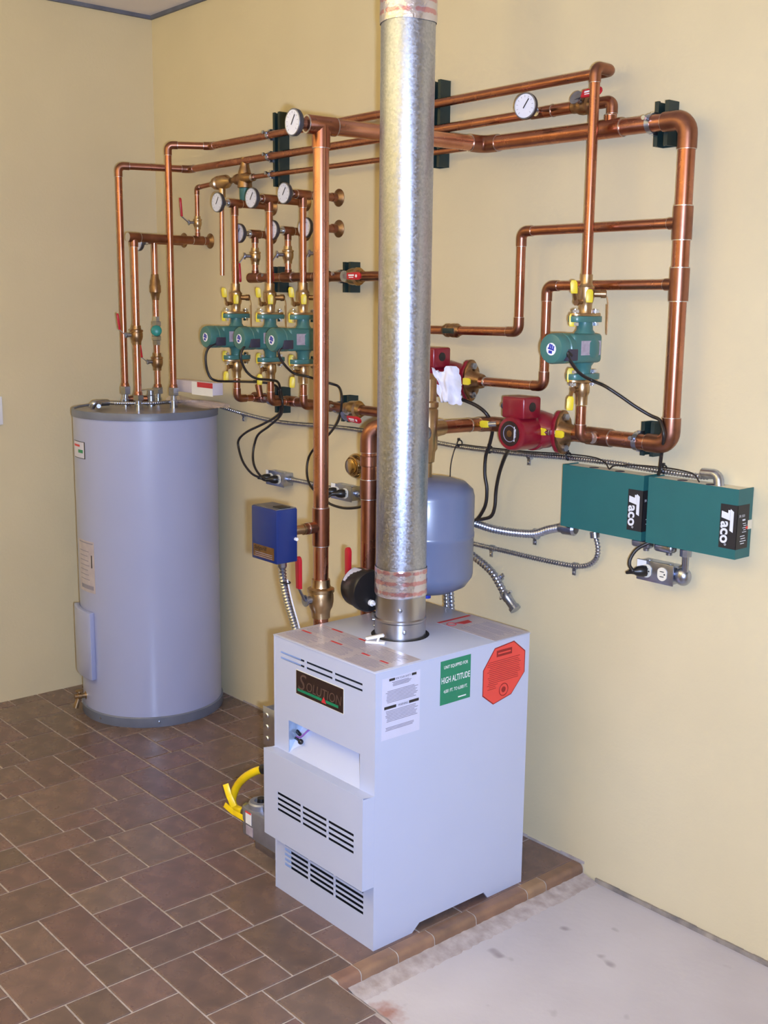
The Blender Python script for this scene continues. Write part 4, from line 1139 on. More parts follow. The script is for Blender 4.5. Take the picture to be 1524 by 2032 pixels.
for i, (c, w) in enumerate(PUMPS):
    nm = ('leftmost green circulator pump of the row of three', 'middle green circulator pump of the row of three', 'green circulator pump of the row of three, nearest the main riser', 'single green circulator pump beside the right copper loop')[i]
    o = place(pp, i == 0, c, 0, nm); o['group'] = 'green circulator pumps'
    o = place(it, i == 0, (c[0], c[1], c[2] + .080), 0, 'brass isolation valve with yellow grips on top of the %s green pump' % w); o['group'] = 'pump isolation valves'
    o = place(ib, i == 0, (c[0], c[1], c[2] - .080), 0, 'brass isolation valve with yellow grips under the %s green pump' % w); o['group'] = 'pump isolation valves'
l4 = run('copper_pipe', 'short copper leg from the lone green pump down to the bottom of the right loop', [(2.3675, -.120, 1.325), (2.3675, -.120, 1.243), (2.382, -.075, 1.243)], .0128, rb=.020)

# ================================================================== RED PUMPS (pipe axis x, motor towards -y)
def make_red():
    p = thing('circulator_pump', '', 'pump')
    MB().lathe((-.083, 0, 0), (1, 0, 0), [(0, .024), (.012, .024), (.020, .030), (.045, .047), (.083, .054), (.121, .047), (.146, .030), (.154, .024), (.166, .024)], 28).build('volute', 'pump_red', p, local=True)
    m = MB(); m.lathe((0, .012, -.004), (0, -1, 0), [(0, .046), (.020, .052), (.040, .052), (.044, .0475), (.112, .0475), (.120, .0465), (.126, .043), (.127, .001)], 40, cap=False); m.build('motor', 'pump_red', p, local=True)
    f = MB(); f.lathe((.001, -.1152, -.004), (0, -1, 0), [(0, .034), (.0012, .034)], 32); face = f.build('nameplate_disc', 'badge_brown', p, local=True)
    k = MB(); k.lathe((.001, -.1164, -.004), (0, -1, 0), [(0, .0095), (.002, .009)], 18); k.build('vent_screw', 'bronze', face, local=True)
    t = MB(); t.box((.017, -.1170, -.024), (.0195, -.1164, .016)); t.box((.021, -.1170, -.012), (.0235, -.1164, .010)); t.build('print', 'ink_white', face, local=True)
    t = MB(); t.torus((.001, -.1166, -.004), (0, 1, 0), .022, .0012, 28, 6); t.build('print_ring', 'ink_grey', face, local=True)
    b = MB(); b.box((-.041, -.106, .036), (.040, -.036, .094)); bx = b.build('terminal_box', 'pump_red', p, bevel=.006, seg=3, local=True)
    d = MB(); d.lathe((.040, -.072, .068), (1, 0, 0), [(-.001, .013), (.0015, .0125)], 20); d.build('speed_switch', 'black_plastic', bx, local=True)
    g = MB(); g.lathe((-.040, -.080, .066), (-1, 0, 0), [(0, .014), (.008, .014), (.010, .010), (.020, .009)], 16); g.build('cable_gland', 'connector_grey', bx, local=True)
    for s in (-1, 1):
        q = MB(); poly = [(-.030, -.054), (.030, -.054), (.030, .054), (-.030, .054)]
        poly = [(math.copysign(abs(math.sin(a)) ** .9, math.sin(a)) * .030 * (1 if abs(math.cos(a)) < .7 else .85), math.cos(a) * .058) for a in [2 * math.pi * k / 26 for k in range(26)]]
        q.prism(poly, (s * .083, 0, 0), (0, 1, 0), (0, 0, 1), (-s * .013, 0, 0)); q.build('flange', 'pump_red', p, bevel=.001, local=True)
        for t in (-1, 1):
            n = MB(); n.lathe((s * .062, 0, t * .042), (s, 0, 0), [(0, .009), (.008, .009), (.0085, .0045), (.042, .0045)], 6); n.build('bolt', 'zinc', p, local=True)
    return p
def make_iso_side():
    v = thing('flange_valve', '', 'valve')       # origin at the pump flange face, pipe leaves towards +x
    poly = [(math.sin(a) * .031 * (1 if abs(math.cos(a)) < .7 else .85), math.cos(a) * .060) for a in [2 * math.pi * k / 26 for k in range(26)]]
    f = MB(); f.prism(poly, (0, 0, 0), (0, 1, 0), (0, 0, 1), (.011, 0, 0)); f.build('flange', 'bronze', v, bevel=.0012, local=True)
    MB().lathe((.010, 0, 0), (1, 0, 0), [(0, .036), (.008, .030), (.024, .023), (.034, .0215), (.040, .020)], 24).build('body', 'bronze', v, local=True)
    for t in (-1, 1):
        n = MB(); n.lathe((.011, 0, t * .042), (1, 0, 0), [(0, .010), (.008, .010), (.009, .006)], 6); n.build('bolt_head', 'steel', v, local=True)
    st = MB(); st.cyl((.020, -.020, 0), (.020, -.040, 0), .006, n=12); st.cyl((-.026, -.034, 0), (-.012, -.036, 0), .008, n=10); st.build('stem', 'chrome', v, local=True)
    g = MB(); g.prism(grip_poly(.030, .020), (.014, -.0445, 0), (0, 0, 1), (1, 0, 0), (0, .0045, 0)); g.build('yellow_grip', 'yellow_vinyl', v, bevel=.001, local=True)
    g = MB(); g.prism(grip_poly(.032, .020), (-.022, -.042, .001), (0, 0, 1), (-1, 0, 0), (0, .0045, 0)); g.build('yellow_grip', 'yellow_vinyl', v, bevel=.001, local=True)
    return v
rp_, iv = make_red(), make_iso_side()
RED = [((2.172, -.0625, 1.2435), 'red circulator pump in front, its round dark nameplate in view', 'front'), ((1.818, -.0625, 1.3630), 'red circulator pump behind the flue, half covered by a white rag', 'rag-covered')]
for i, (c, lab, w) in enumerate(RED):
    o = place(rp_, i == 0, c, 0, lab); o['group'] = 'red circulator pumps'
    o = place(iv, i == 0, (c[0] + .084, c[1], c[2]), 0, 'bronze flange valve with yellow grips right of the %s red pump' % w); o['group'] = 'red pump flange valves'
o = place(iv, False, (RED[0][0][0] - .084, -.0625, 1.2435), math.pi, 'bronze flange valve left of the front red pump, yellow grip by the separator pipe'); o['group'] = 'red pump flange valves'
yg = thing('valve_handle', 'yellow valve grip with chrome stem on the pipe left of the front red pump', 'valve handle', (2.009,-0.1,1.246))
q = V((2.034,-0.12,1.249)); g = MB(); g.prism(grip_poly(.030, .020), q, (0, 0, 1), (-.8, -.3, 0), (.002, .0045, 0)); g.build('grip', 'yellow_vinyl', yg, bevel=.001)
g = MB(); g.cyl(q + V((.0, .004, 0)), q + V((.018, .016, .002)), .0075, n=12); g.build('stem', 'chrome', yg)

# white rag hanging over the far red pump
rag = MB(); rnd = random.Random(4)
RW = [(1.842,-0.16,1.408), (1.912,-0.12,1.394), (1.924,-0.12,1.296), (1.877,-0.16,1.307)]
A, B, C_, D_ = [V(p) for p in RW]
nu, nv = 16, 20; top = []
for lay in (0, 1):
    for j in range(nv + 1):
        for i in range(nu + 1):
            f, g = i / nu, j / nv
            p = (A.lerp(B, f)).lerp(D_.lerp(C_, f), g)
            e = (.006 * math.sin(f * 9 + g * 4) + .005 * math.sin(g * 11 - f * 5) + .003 * math.sin(f * 23)) 
            edge = .006 * (rnd.random() - .5) if (i in (0, nu) or j in (0, nv)) and lay == 0 else 0
            if lay == 0: top.append(V((edge, 0, edge)))
            off = top[j * (nu + 1) + i]
            if j == 0 and 5 < i < 9: off = off + V((0, 0, -.012))
            rag.v.append(p + V((e * .5, -e - .012 * math.sin(f * math.pi), e * .4 - .01 * math.sin(f * 3.1 * 2) * (1 - g))) + off + V((0, .003 * lay, 0)))
n1 = (nu + 1) * (nv + 1)
for j in range(nv):
    for i in range(nu):
        a = j * (nu + 1) + i
        rag.f.append((a, a + nu + 1, a + nu + 2, a + 1)); rag.f.append((n1 + a, n1 + a + 1, n1 + a + nu + 2, n1 + a + nu + 1))
per = [i for i in range(nu + 1)] + [j * (nu + 1) + nu for j in range(1, nv + 1)] + [nv * (nu + 1) + i for i in range(nu - 1, -1, -1)] + [j * (nu + 1) for j in range(nv - 1, 0, -1)]
for a, b in zip(per, per[1:] + per[:1]): rag.f.append((a, b, n1 + b, n1 + a))
tag(rag.build('rag', 'white_cloth', ang=80), 'white rag draped over the red pump behind the flue', 'rag')

# ================================================================== PIPES AND FITTINGS OVER THE TANK
TT = TZ - .005
def union(label, x, y, z0, h=.075, r=.0125):
    u = thing('dielectric_union', label, 'fitting', (x, y, z0), 'silver unions on the tank top')
    MB().lathe((x, y, z0), (0, 0, 1), [(0, .0155), (h * .34, .0155), (h * .36, .0115), (h * .58, .0115)], 18).build('nipple', 'chrome', u)
    MB().lathe((x, y, z0 + h * .56), (0, 0, 1), [(0, .019), (.002, .0215), (h * .34, .0215), (h * .36, .019)], 6).build('nut', 'zinc', u, ang=20)
    MB().lathe((x, y, z0 + h * .9), (0, 0, 1), [(0, .016), (.008, .0155), (.014, r * 1.1)], 18).build('tail', 'copper_dark', u)
    return u
union('silver union at the foot of the leftmost pipe on the tank', .266, -.307, TT, .085)
union('silver union at the foot of the rightmost pipe on the tank', .4215, -.185, TT, .085)
union('silver union on the tank nearest the front, second pipe from the left', .4084, -.329, TT, .060)
union('silver union on the tank under the green capped valve stack', .214, -.135, TT, .070)

mA = thing('tank_manifold', 'dark copper pipe reaching out from the wall above the tank', 'pipe', (.4084, -.35, 1.80))
MB().lathe((.4084, -.004, 1.8115), (0, -1, 0), [(0, .0155), (.340, .0155), (.346, .014), (.350, .010)], 20).build('stub', 'copper_dark', mA)
tee(mA, (.4084, -.329, 1.8115), (0, 1, 0), (0, 0, -1), .0150, rbr=.0135, length=.05, blen=.034)
dA = run('copper_pipe', 'copper pipe dropping to the tank, second from the left, with a red lever valve', [(.4084, -.329, 1.790), (.4084, -.329, 1.235)], .0130, elbows=False, m='copper_bright')
vz = (0.4084,-0.3396,1.456)
valve('tank_ball_valve', 'brass valve with red lever standing up against the leftmost tank pipe', (.4084, -.329, vz[2]), (0, 0, 1), (-.2, -1, 0), (-.1, -.8, 1), .0132, hl=.085, hw=.014, body='bronze', soft=.002, gdir=(0, -.12, 1), thick=.007)
mB = thing('tank_manifold', 'second copper pipe above the tank, hidden behind the first', 'pipe', (.214, -.16, 1.80))
MB().lathe((.214, -.004, 1.815), (0, -1, 0), [(0, .0140), (.165, .0140)], 20).build('stub', 'copper_dark', mB)
dB = run('copper_pipe', 'copper pipe dropping to the tank through a brown check valve and green cap', [(.214, -.135, 1.815), (.214, -.135, 1.245)], .0118, elbows=False, m='copper_bright')
c0 = (0.214,-0.144,1.651)
ck = thing('check_valve', 'dark bronze check valve on the third pipe above the tank', 'valve', (.214, -.135, c0[2] - .05))
MB().lathe((.214, -.135, c0[2] + .035), (0, 0, -1), [(0, .0135), (.016, .015), (.026, .019), (.040, .0195), (.044, .022), (.070, .022), (.074, .018), (.090, .015), (.100, .0135)], 22).build('body', 'bronze', ck)
g0 = (0.214,-0.1518,1.465)
gc = thing('flow_valve', 'valve with a round green cap between two hex nuts above the tank', 'valve', (.214, -.135, g0[2] - .05))
MB().lathe((.214, -.135, g0[2] - .055), (0, 0, 1), [(0, .015), (.018, .0155), (.020, .020), (.034, .020), (.036, .017), (.074, .017), (.076, .020), (.092, .020), (.094, .015), (.112, .0135)], 6).build('body', 'zinc', gc, ang=20)
cap_d = V((.86, -.5, .1))
MB().lathe(V((.214, -.135, g0[2])) + cap_d.normalized() * .010, cap_d, [(0, .020), (.008, .0215), (.014, .0205), (.017, .016)], 18).build('cap', 'teal_cap', gc)
b0 = (0.214,-0.1486,1.344)
valve('tank_ball_valve', 'brass valve with short red lever low on the third pipe above the tank', (.214, -.135, b0[2]), (0, 0, 1), (-.2, -1, 0), (-.1, -.9, 1), .0128, hl=.080, hw=.014, body='bronze', soft=.002, gdir=(0, -.14, 1), thick=.007)
# relief valve
rv = thing('relief_valve', 'small relief valve with copper discharge elbow on the tank top', 'valve', (.33, -.23, TT))
MB().lathe((.300, -.215, TT), (0, 0, 1), [(0, .016), (.040, .016), (.044, .012), (.060, .012)], 16).build('body', 'zinc', rv)
o_ = MB(); o_.obox((.305, -.215, TT + .064), (.030, .024, .004), (-.006, .008, 0), (0, 0, .0015)); o_.build('lever', 'steel', rv)
MB().tube(fillet([(.300, -.215, TT + .028), (.245, -.285, TT + .028), (.245, -.285, TT + .002)], .02), .0115, 14).build('discharge', 'copper_dark', rv)
# make-up water: ball valve, backflow preventer, pressure regulator
mk = run('makeup_pipe', 'thin copper make-up pipe rising from the wall pipe and turning right', [(.4084, -.056, 1.815), (.4084, -.056, 2.008), (.560, -.053, 2.016)], .0085, rb=.018)
tee(mk, (.4084, -.056, 1.8120), (0, 1, 0), (0, 0, 1), .0150, rbr=.0085, length=.05, blen=.030)
valve('makeup_ball_valve', 'small brass valve with red lever on the thin make-up pipe', (.4084, -.056, 1.878), (0, 0, 1), (-.25, -1, 0), (-.10, -.9, 1), .0092, hl=.095, hw=.014, soft=.003, gdir=(0, -.08, 1), thick=.007)
bf = thing('backflow_preventer', 'small brass backflow preventer at the left end of the thin feed pipe', 'valve', (.58, -.053, 1.96))
d_ = V((1, 0, .03))
MB().lathe((.505, -.053, 2.013), d_, [(0, .010), (.012, .012), (.030, .022), (.052, .025), (.056, .019), (.064, .019), (.068, .025), (.105, .024), (.118, .015), (.135, .011)], 20).build('body', 'brass', bf)
MB().cyl((.580, -.053, 2.000), (.580, -.053, 1.962), .0125, n=16).build('vent', 'brass', bf)
dt = run('drip_tube', 'open copper drip tube hanging below the backflow preventer', [(.576, -.053, 1.968), (.572, -.053, 1.679)], .0085, elbows=False, m='copper_bright')
pr = thing('pressure_regulator', 'bronze pressure regulator with a dark green bonnet under the strut', 'valve', (.733, -.055, 1.93))
MB().lathe((.655, -.053, 2.018), (1, 0, 0), [(0, .010), (.018, .0115), (.022, .018), (.034, .020), (.042, .018), (.058, .024), (.084, .026), (.100, .019), (.112, .016), (.122, .013), (.132, .012)], 20).build('body', 'bronze', pr)
MB().lathe((.728, -.053, 2.018), (.06, 0, 1), [(0, .024), (.020, .023), (.040, .017), (.060, .014), (.064, .0155), (.072, .0155)], 18).build('cap', 'bronze', pr)
MB().lathe((.730, -.053, 2.020), (0, 0, -1), [(0, .024), (.024, .026), (.034, .026), (.036, .020)], 20).build('neck', 'bronze', pr)
MB().lathe((.730, -.053, 1.988), (0, 0, -1), [(0, .0205), (.070, .019), (.072, .016)], 20).build('bonnet', 'panel_green', pr)
lv = MB(); lv.cyl((.776, -.053, 2.018), (.786, -.053, 2.018), .0135, n=14); lv.build('end_ring', 'solder', pr)

# ball valve on the upper pipe by the right elbow
valve('pipe_ball_valve', 'brass valve with red handle on the upper pipe behind the pump riser', (2.283, -.0555, 2.0838), (1, 0, 0), (0, -1, .45), (1, 0, .02), .0130, hl=.088, hw=.024, text=True, body='bronze', thick=.006)
# boiler riser valves
valve('riser_ball_valve', 'large brass valve with upright red lever at the foot of the main riser', (RX, RY, .785), (0, 0, 1), (-.1, -1, 0), (0, -.20, 1), .0200, hl=.125, hw=.022, soft=.0, gdir=(0, -.02, 1), thick=.010)
valve('riser_ball_valve', 'large brass valve with upright red lever behind the black drum', (1.86, -.410, .785), (0, 0, 1), (-.1, -1, 0), (0, -.15, 1), .0200, hl=.125, hw=.022, soft=.0, gdir=(0, 0, 1), thick=.010)
for x, y, w in ((RX, RY, 'main'), (1.86, -.410, 'second')):
    s_ = run('copper_pipe', 'copper stub below the brass valve of the %s riser beside the boiler' % w, [(x, y, .735), (x, y, .30), (x + .03, y, .30)], .0205, rb=.03, elbows=False)

# carton in a plastic sleeve behind the tank pipes
cb = thing('carton', 'small white carton with a red stripe in clear plastic on the tank top', 'carton', (.45, -.13, TT))
ca, cb2 = V((0.3778,-0.13,1.284)), V((0.6461,-0.13,1.299))
MB().box((ca.x, -.150, ca.z - .046), (cb2.x, -.105, ca.z)).build('box', 'carton', cb, bevel=.002)
MB().box((ca.x + .45 * (cb2.x - ca.x), -.1508, ca.z - .050), (cb2.x + .0006, -.1500, ca.z - .001)).build('label', 'ink_white', cb)
MB().box((ca.x + .60 * (cb2.x - ca.x), -.1516, ca.z - .020), (cb2.x + .0008, -.1508, ca.z - .001)).build('red_stripe', 'ink_red', cb)
bgm = MB(); n = 14
x0, x1 = ca.x - .05, cb2.x + .055
for i in range(n + 1):
    f = i / n
    for k in range(10):
        a = 2 * math.pi * k / 10
        hh = .019 * (1 - .5 * f) ; 
        bgm.v.append(V((x0 + (x1 - x0) * f, -.135 + .035 * math.cos(a) * (1 - .35 * f), TT + .022 + hh * math.sin(a) + .005 * math.sin(7 * f + k))))
for i in range(n):
    for k in range(10): bgm.f.append((i * 10 + k, i * 10 + (k + 1) % 10, (i + 1) * 10 + (k + 1) % 10, (i + 1) * 10 + k))
bgm.build('plastic_sleeve', 'plastic_bag', cb)

# ================================================================== BLUE LOW-WATER CONTROL on the main riser
lw = thing('low_water_control', 'bright blue control box on the main riser above the boiler corner', 'control box', (1.86, -.73, .914))
MB().box((1.803, -.766, .914), (1.917, -.699, 1.056)).build('cover', 'box_blue', lw, bevel=.0035)
MB().box((1.808, -.762, 1.055), (1.913, -.700, 1.0575)).build('top_plate', 'steel', lw)
MB().box((1.872, -.745, 1.0574), (1.908, -.715, 1.0595)).build('grommet', 'black_plastic', lw)
lp = MB(); lp.box((1.812, -.7668, .922), (1.906, -.7660, .955)); lpo = lp.build('label', 'bronze', lw)
lettering('lettering', 'Safgard', 'ink_black', lpo, (1.845, -.7672, .946), (1, 0, 0), (0, 0, 1), width=.055, height=.013, shear=.2)
pl_ = MB()
for k in range(3): pl_.box((1.820, -.7671, .934 - k * .005), (1.898, -.7667, .9352 - k * .005))
pl_.build('print_lines', 'ink_grey', lpo)
sc_ = MB(); sc_.cyl((1.916, -.706, .975), (1.924, -.706, .975), .0045, n=12); sc_.build('screw', 'white_plastic', lw)

def flex(name, label, pts, r, m='flex_steel', pitch=.0090, depth=.30, n=10, group=None, root=None, seg=16):
    """corrugated metal conduit: ring ridges along a smooth path"""
    P = spline(pts, seg)
    L = [0]
    for a, b in zip(P[:-1], P[1:]): L.append(L[-1] + (b - a).length)
    tot = L[-1]; k = max(4, int(tot / pitch)) * 4
    path, rad = [], []
    j = 0
    for i in range(k + 1):
        s = tot * i / k
        while j < len(L) - 2 and L[j + 1] < s: j += 1
        f = (s - L[j]) / max(1e-9, L[j + 1] - L[j])
        path.append(P[j].lerp(P[j + 1], f))
        rad.append(r * (1, 1 - depth * .55, 1 - depth, 1 - depth * .55)[i % 4])
    mb = MB(); mb.tube(path, rad, n)
    if root is None:
        root = thing(name, label, 'conduit', min([V(p) for p in pts], key=lambda p: p.z), group)
    mb.build('sheath', m, root, ang=60)
    return root
def strap(root, p, d=(0, 0, -1), r=.008):
    p = V(p); d = V(d).normalized()
    mb = MB(); mb.obox(p + d * (r + .009), d * .009, (d.cross(V((0, 1, 0)))) * .006, (0, .0012, 0)); mb.cyl(p + V((0, .004, 0)) + d.cross(V((0, 1, 0))) * -.0065, p + V((0, .004, 0)) + d.cross(V((0, 1, 0))) * .0065, r * 1.22, n=14)
    o = mb.build('strap', 'zinc', root)
    s = MB(); s.lathe(p + d * (r + .010) + V((0, -.001, 0)), (0, -1, 0), [(0, .0045), (.002, .004), (.003, .002)], 10); s.build('screw', 'chrome', o)

cd = flex('flex_conduit', 'metal conduit curving from the blue control box down behind the boiler edge', [(1.845,-0.6972,0.8926), (1.842,-0.692,0.8497), (1.84,-0.676,0.7838), (1.84,-0.651,0.7087), (1.84,-0.6307,0.6475)], .0115, pitch=.009)
MB().tube(spline([V((1.855,-0.6881,0.8516)), V((1.855,-0.6718,0.7863)), V((1.855,-0.6485,0.7116)), V((1.855,-0.635,0.6591))]), .0022, 8).build('white_wire', 'white_plastic', cd)
ty = V((1.843,-0.6861,0.842)); MB().torus(ty, (.1, .1, 1), .0135, .002, 18, 6).build('cable_tie', 'black_plastic', cd)
MB().cyl((1.846,-0.6994,0.9097), (1.845,-0.6972,0.8871), .013, n=16).build('connector', 'zinc', cd)

# ================================================================== CONDUITS ON THE WALL
c1 = flex('flex_conduit', 'long thin metal conduit from the tank top along the back wall to the green panels',
          [(0.3906,-0.4836,1.197), (0.2617,-0.4038,1.197), (0.3153,-0.3639,1.197), (0.3837,-0.2618,1.197), (0.3779,-0.1481,1.197), (0.3874,-0.0283,1.192), (.56, -.06, 1.186), (0.6765,-0.02,1.163), (0.896,-0.014,1.152), (1.165,-0.014,1.161), (1.356,-0.014,1.164), (1.688,-0.014,1.159), (1.844,-0.014,1.156),
           (2.089,-0.014,1.161), (2.237,-0.014,1.168), (2.401,-0.014,1.171), (2.53,-0.014,1.168), (2.672,-0.014,1.168), (2.700, -.016, 1.176), (2.715, -.02, 1.172)], .0078, pitch=.0085, seg=10)
for px in ((0.6406,-0.012,1.161), (2.097,-0.012,1.157)): strap(c1, px)
el = MB(); el.tube(fillet([(2.675, -.020, 1.178), (2.722, -.024, 1.180), (2.728, -.028, 1.152)], .02), .0125, 14); el.build('elbow_connector', 'zinc', c1)
el = MB(); el.tube(fillet([(0.2743,-0.385,1.197), (0.2848,-0.4509,1.199), (0.2731,-0.4539,1.183)], .02), .0120, 14); el.build('elbow_connector', 'zinc', c1)
c2 = flex('flex_conduit', 'thick metal conduit from behind the expansion tank to the left green panel', [(1.813,-0.03,0.943), (1.921,-0.03,0.933), (1.984,-0.03,0.929), (2.06,-0.025,0.93), (2.138,-0.025,0.9395), (2.197,-0.03,0.9613), (2.252,-0.035,0.9777)], .0125, pitch=.010)
strap(c2, (2.135,-0.018,0.9368), r=.013)
MB().lathe((2.241,-0.035,0.9746), (1, 0, .05), [(0, .014), (.012, .014), (.014, .018), (.050, .018), (.056, .012)], 16).build('connector', 'zinc', c2)
c3 = flex('flex_conduit', 'thin metal conduit looping below the left green panel and back to the tank', [(1.799,-0.014,0.8692), (1.904,-0.014,0.8662), (2.01,-0.012,0.8656), (2.11,-0.012,0.865), (2.205,-0.012,0.8658), (2.278,-0.012,0.869), (2.324,-0.014,0.8791), (2.356,-0.018,0.9024), (2.367,-0.024,0.936), (2.359,-0.03,0.9745)], .0078)
strap(c3, (1.959,-0.012,0.8644)); strap(c3, (2.278,-0.012,0.869))
MB().cyl((2.36,-0.03,0.9648), (2.357,-0.03,0.9797), .0125, n=14).build('connector', 'zinc', c3)
c4 = flex('flex_conduit', 'short metal conduit ending in a silver elbow on the wall above the boiler', [(1.805,-0.02,0.8599), (1.911,-0.02,0.8231), (1.969,-0.02,0.7964), (1.999,-0.018,0.7663), (2.025,-0.018,0.736)], .0125, pitch=.011, depth=.2)
strap(c4, (1.991,-0.014,0.7749), (.75, 0, .62), r=.012)
ec = MB(); ec.lathe((2.023,-0.02,0.742), V((2.069,-0.02,0.7025)) - V((2.023,-0.02,0.742)), [(0, .013), (.006, .015), (.024, .015), (.026, .0135), (.052, .0135), (.054, .017), (.064, .017)], 16); ec.build('elbow_connector', 'zinc', c4)
ec = MB(); q = V((2.038,-0.03,0.7407)); ec.lathe(q + V((.012, 0, .008)), (.8, 0, .5), [(0, .005), (.012, .005)], 8); ec.lathe(q + V((-.01, 0, -.012)), (-.8, 0, -.3), [(0, .005), (.010, .005)], 8); ec.build('screw', 'chrome', c4)
c5 = flex('flex_conduit', 'pair of metal conduits dropping between the expansion tank and the boiler back', [(1.928,-0.17,0.7865), (1.934,-0.17,0.7268), (1.94,-0.17,0.6515)], .010, pitch=.011, depth=.25)
flex('', '', [(1.931,-0.155,0.8001), (1.94,-0.155,0.7255), (1.948,-0.155,0.6506)], .009, pitch=.011, depth=.25, root=c5)

# ================================================================== OUTLET BOXES
def make_outlet():
    o = thing('outlet_box', '', 'outlet')      # origin at the wall, centre of the box
    MB().box((-.054, -.042, -.024), (.054, 0, .024)).build('box', 'zinc', o, bevel=.003, local=True)
    MB().box((-.056, -.0455, -.027), (.056, -.042, .027)).build('face_plate', 'steel', o, bevel=.0015, local=True)
    for s in (-1, 1):
        r = MB(); poly = [(math.cos(a) * .0155, math.sin(a) * .0175) for a in [2 * math.pi * k / 24 for k in range(24)]]
        poly = [(max(-.0135, min(.0135, a)), b) for a, b in poly]
        r.prism(poly, (s * .024, -.0455, 0), (1, 0, 0), (0, 0, 1), (0, -.003, 0)); rc = r.build('receptacle', 'ivory_plastic', o, local=True)
        q = MB(); q.box((s * .024 - .006, -.0492, .0055), (s * .024 + .006, -.0484, .0075)); q.box((s * .024 - .006, -.0492, -.0075), (s * .024 + .006, -.0484, -.0055)); q.lathe((s * .024 + .008, -.0484, 0), (0, -1, 0), [(0, .0022), (.0008, .0022)], 8); q.build('slot', 'ink_black', rc, local=True)
    k = MB(); k.lathe((-.035, -.021, .024), (0, 0, 1), [(0, .009), (.0006, .009)], 14); k.lathe((.030, -.021, .024), (0, 0, 1), [(0, .009), (.0006, .009)], 14); k.build('knockout', 'steel', o, local=True)
    return o
op = make_outlet()
OUT = [((.890, 0, .947), 'metal outlet box on the wall left of the main riser, below the pumps'), ((1.279, 0, .947), 'metal outlet box on the wall between the two thick risers'), ((2.568, 0, .910), 'metal outlet box below the green panels')]
for i, (c, lab) in enumerate(OUT):
    o = place(op, i == 0, c, 0, lab); o['group'] = 'metal outlet boxes'
wt = MB(); wt.box((2.513, -.0465, .913), (2.541, -.0455, .936)); tag(wt.build('paper_label', 'ink_white'), 'small white paper label on the outlet box below the panels', 'label')
tag(MB().box((.836, -.0465, .956), (.850, -.0455, .974)).build('paper_label', 'ink_white'), 'small white paper label on the outlet box left of the main riser', 'label')
tag(MB().box((1.226, -.0465, .954), (1.248, -.0455, .974)).build('paper_label', 'ink_white'), 'small white paper label on the outlet box between the risers', 'label')
ow = flex('flex_conduit', 'metal conduit joining the two outlet boxes behind the main riser', [(.946, -.018, .950), (1.05, -.016, .949), (1.15, -.016, .948), (1.224, -.018, .947)], .0085)
for x in (.952, 1.218): MB().cyl((x - .010, -.018, .949), (x + .010, -.018, .949), .0115, n=14).build('connector', 'zinc', ow)
ow2 = flex('flex_conduit', 'metal conduit leaving the second outlet box behind the return riser', [(1.335, -.018, .947), (1.45, -.016, .942), (1.60, -.016, .930), (1.75, -.018, .900)], .0085)
MB().cyl((1.335, -.018, .947), (1.355, -.018, .947), .0125, n=14).build('connector', 'chrome', ow2)
bl = thing('conduit_connector', 'round silver conduit elbow at the right end of the lower outlet box', 'fitting', (2.645, -.02, .89))
MB().ball((2.640, -.026, .910), (.022, .020, .024), 18, 10).build('elbow', 'zinc', bl)
cs = MB(); cs.cyl((2.648, -.030, .925), (2.650, -.034, .985), .0085, n=14); cs.build('sheath', 'flex_steel', bl)
nb = MB(); nb.lathe((2.650, -.034, .965), (0, 0, 1), [(0, .0145), (.018, .0145), (.020, .011), (.030, .011)], 8); nb.build('lock_nut', 'zinc', bl)
def plug(p, label, d=(0, -1, 0), g=None):
    t = thing('plug', label, 'plug', p, 'black plugs')
    p = V(p); d = V(d).normalized()
    MB().lathe(p, d, [(0, .014), (.010, .0155), (.022, .0135), (.032, .008), (.046, .0055)], 12).build('body', 'black_plastic', t)
    return t
plug((2.544, -.0485, .910), 'black plug pushed into the outlet box below the panels', (-.75, -1, -.05))
plug((.914, -.0485, .947), 'right one of two black plugs in the outlet box left of the main riser', (-.6, -1, 0)); plug((.866, -.0485, .947), 'left one of two black plugs in the outlet box left of the main riser', (-.6, -1, .05))
plug((1.303, -.0485, .947), 'right one of two black plugs in the outlet box between the risers', (-.5, -1, 0)); plug((1.255, -.0485, .947), 'left one of two black plugs in the outlet box between the risers', (-.5, -1, .05))

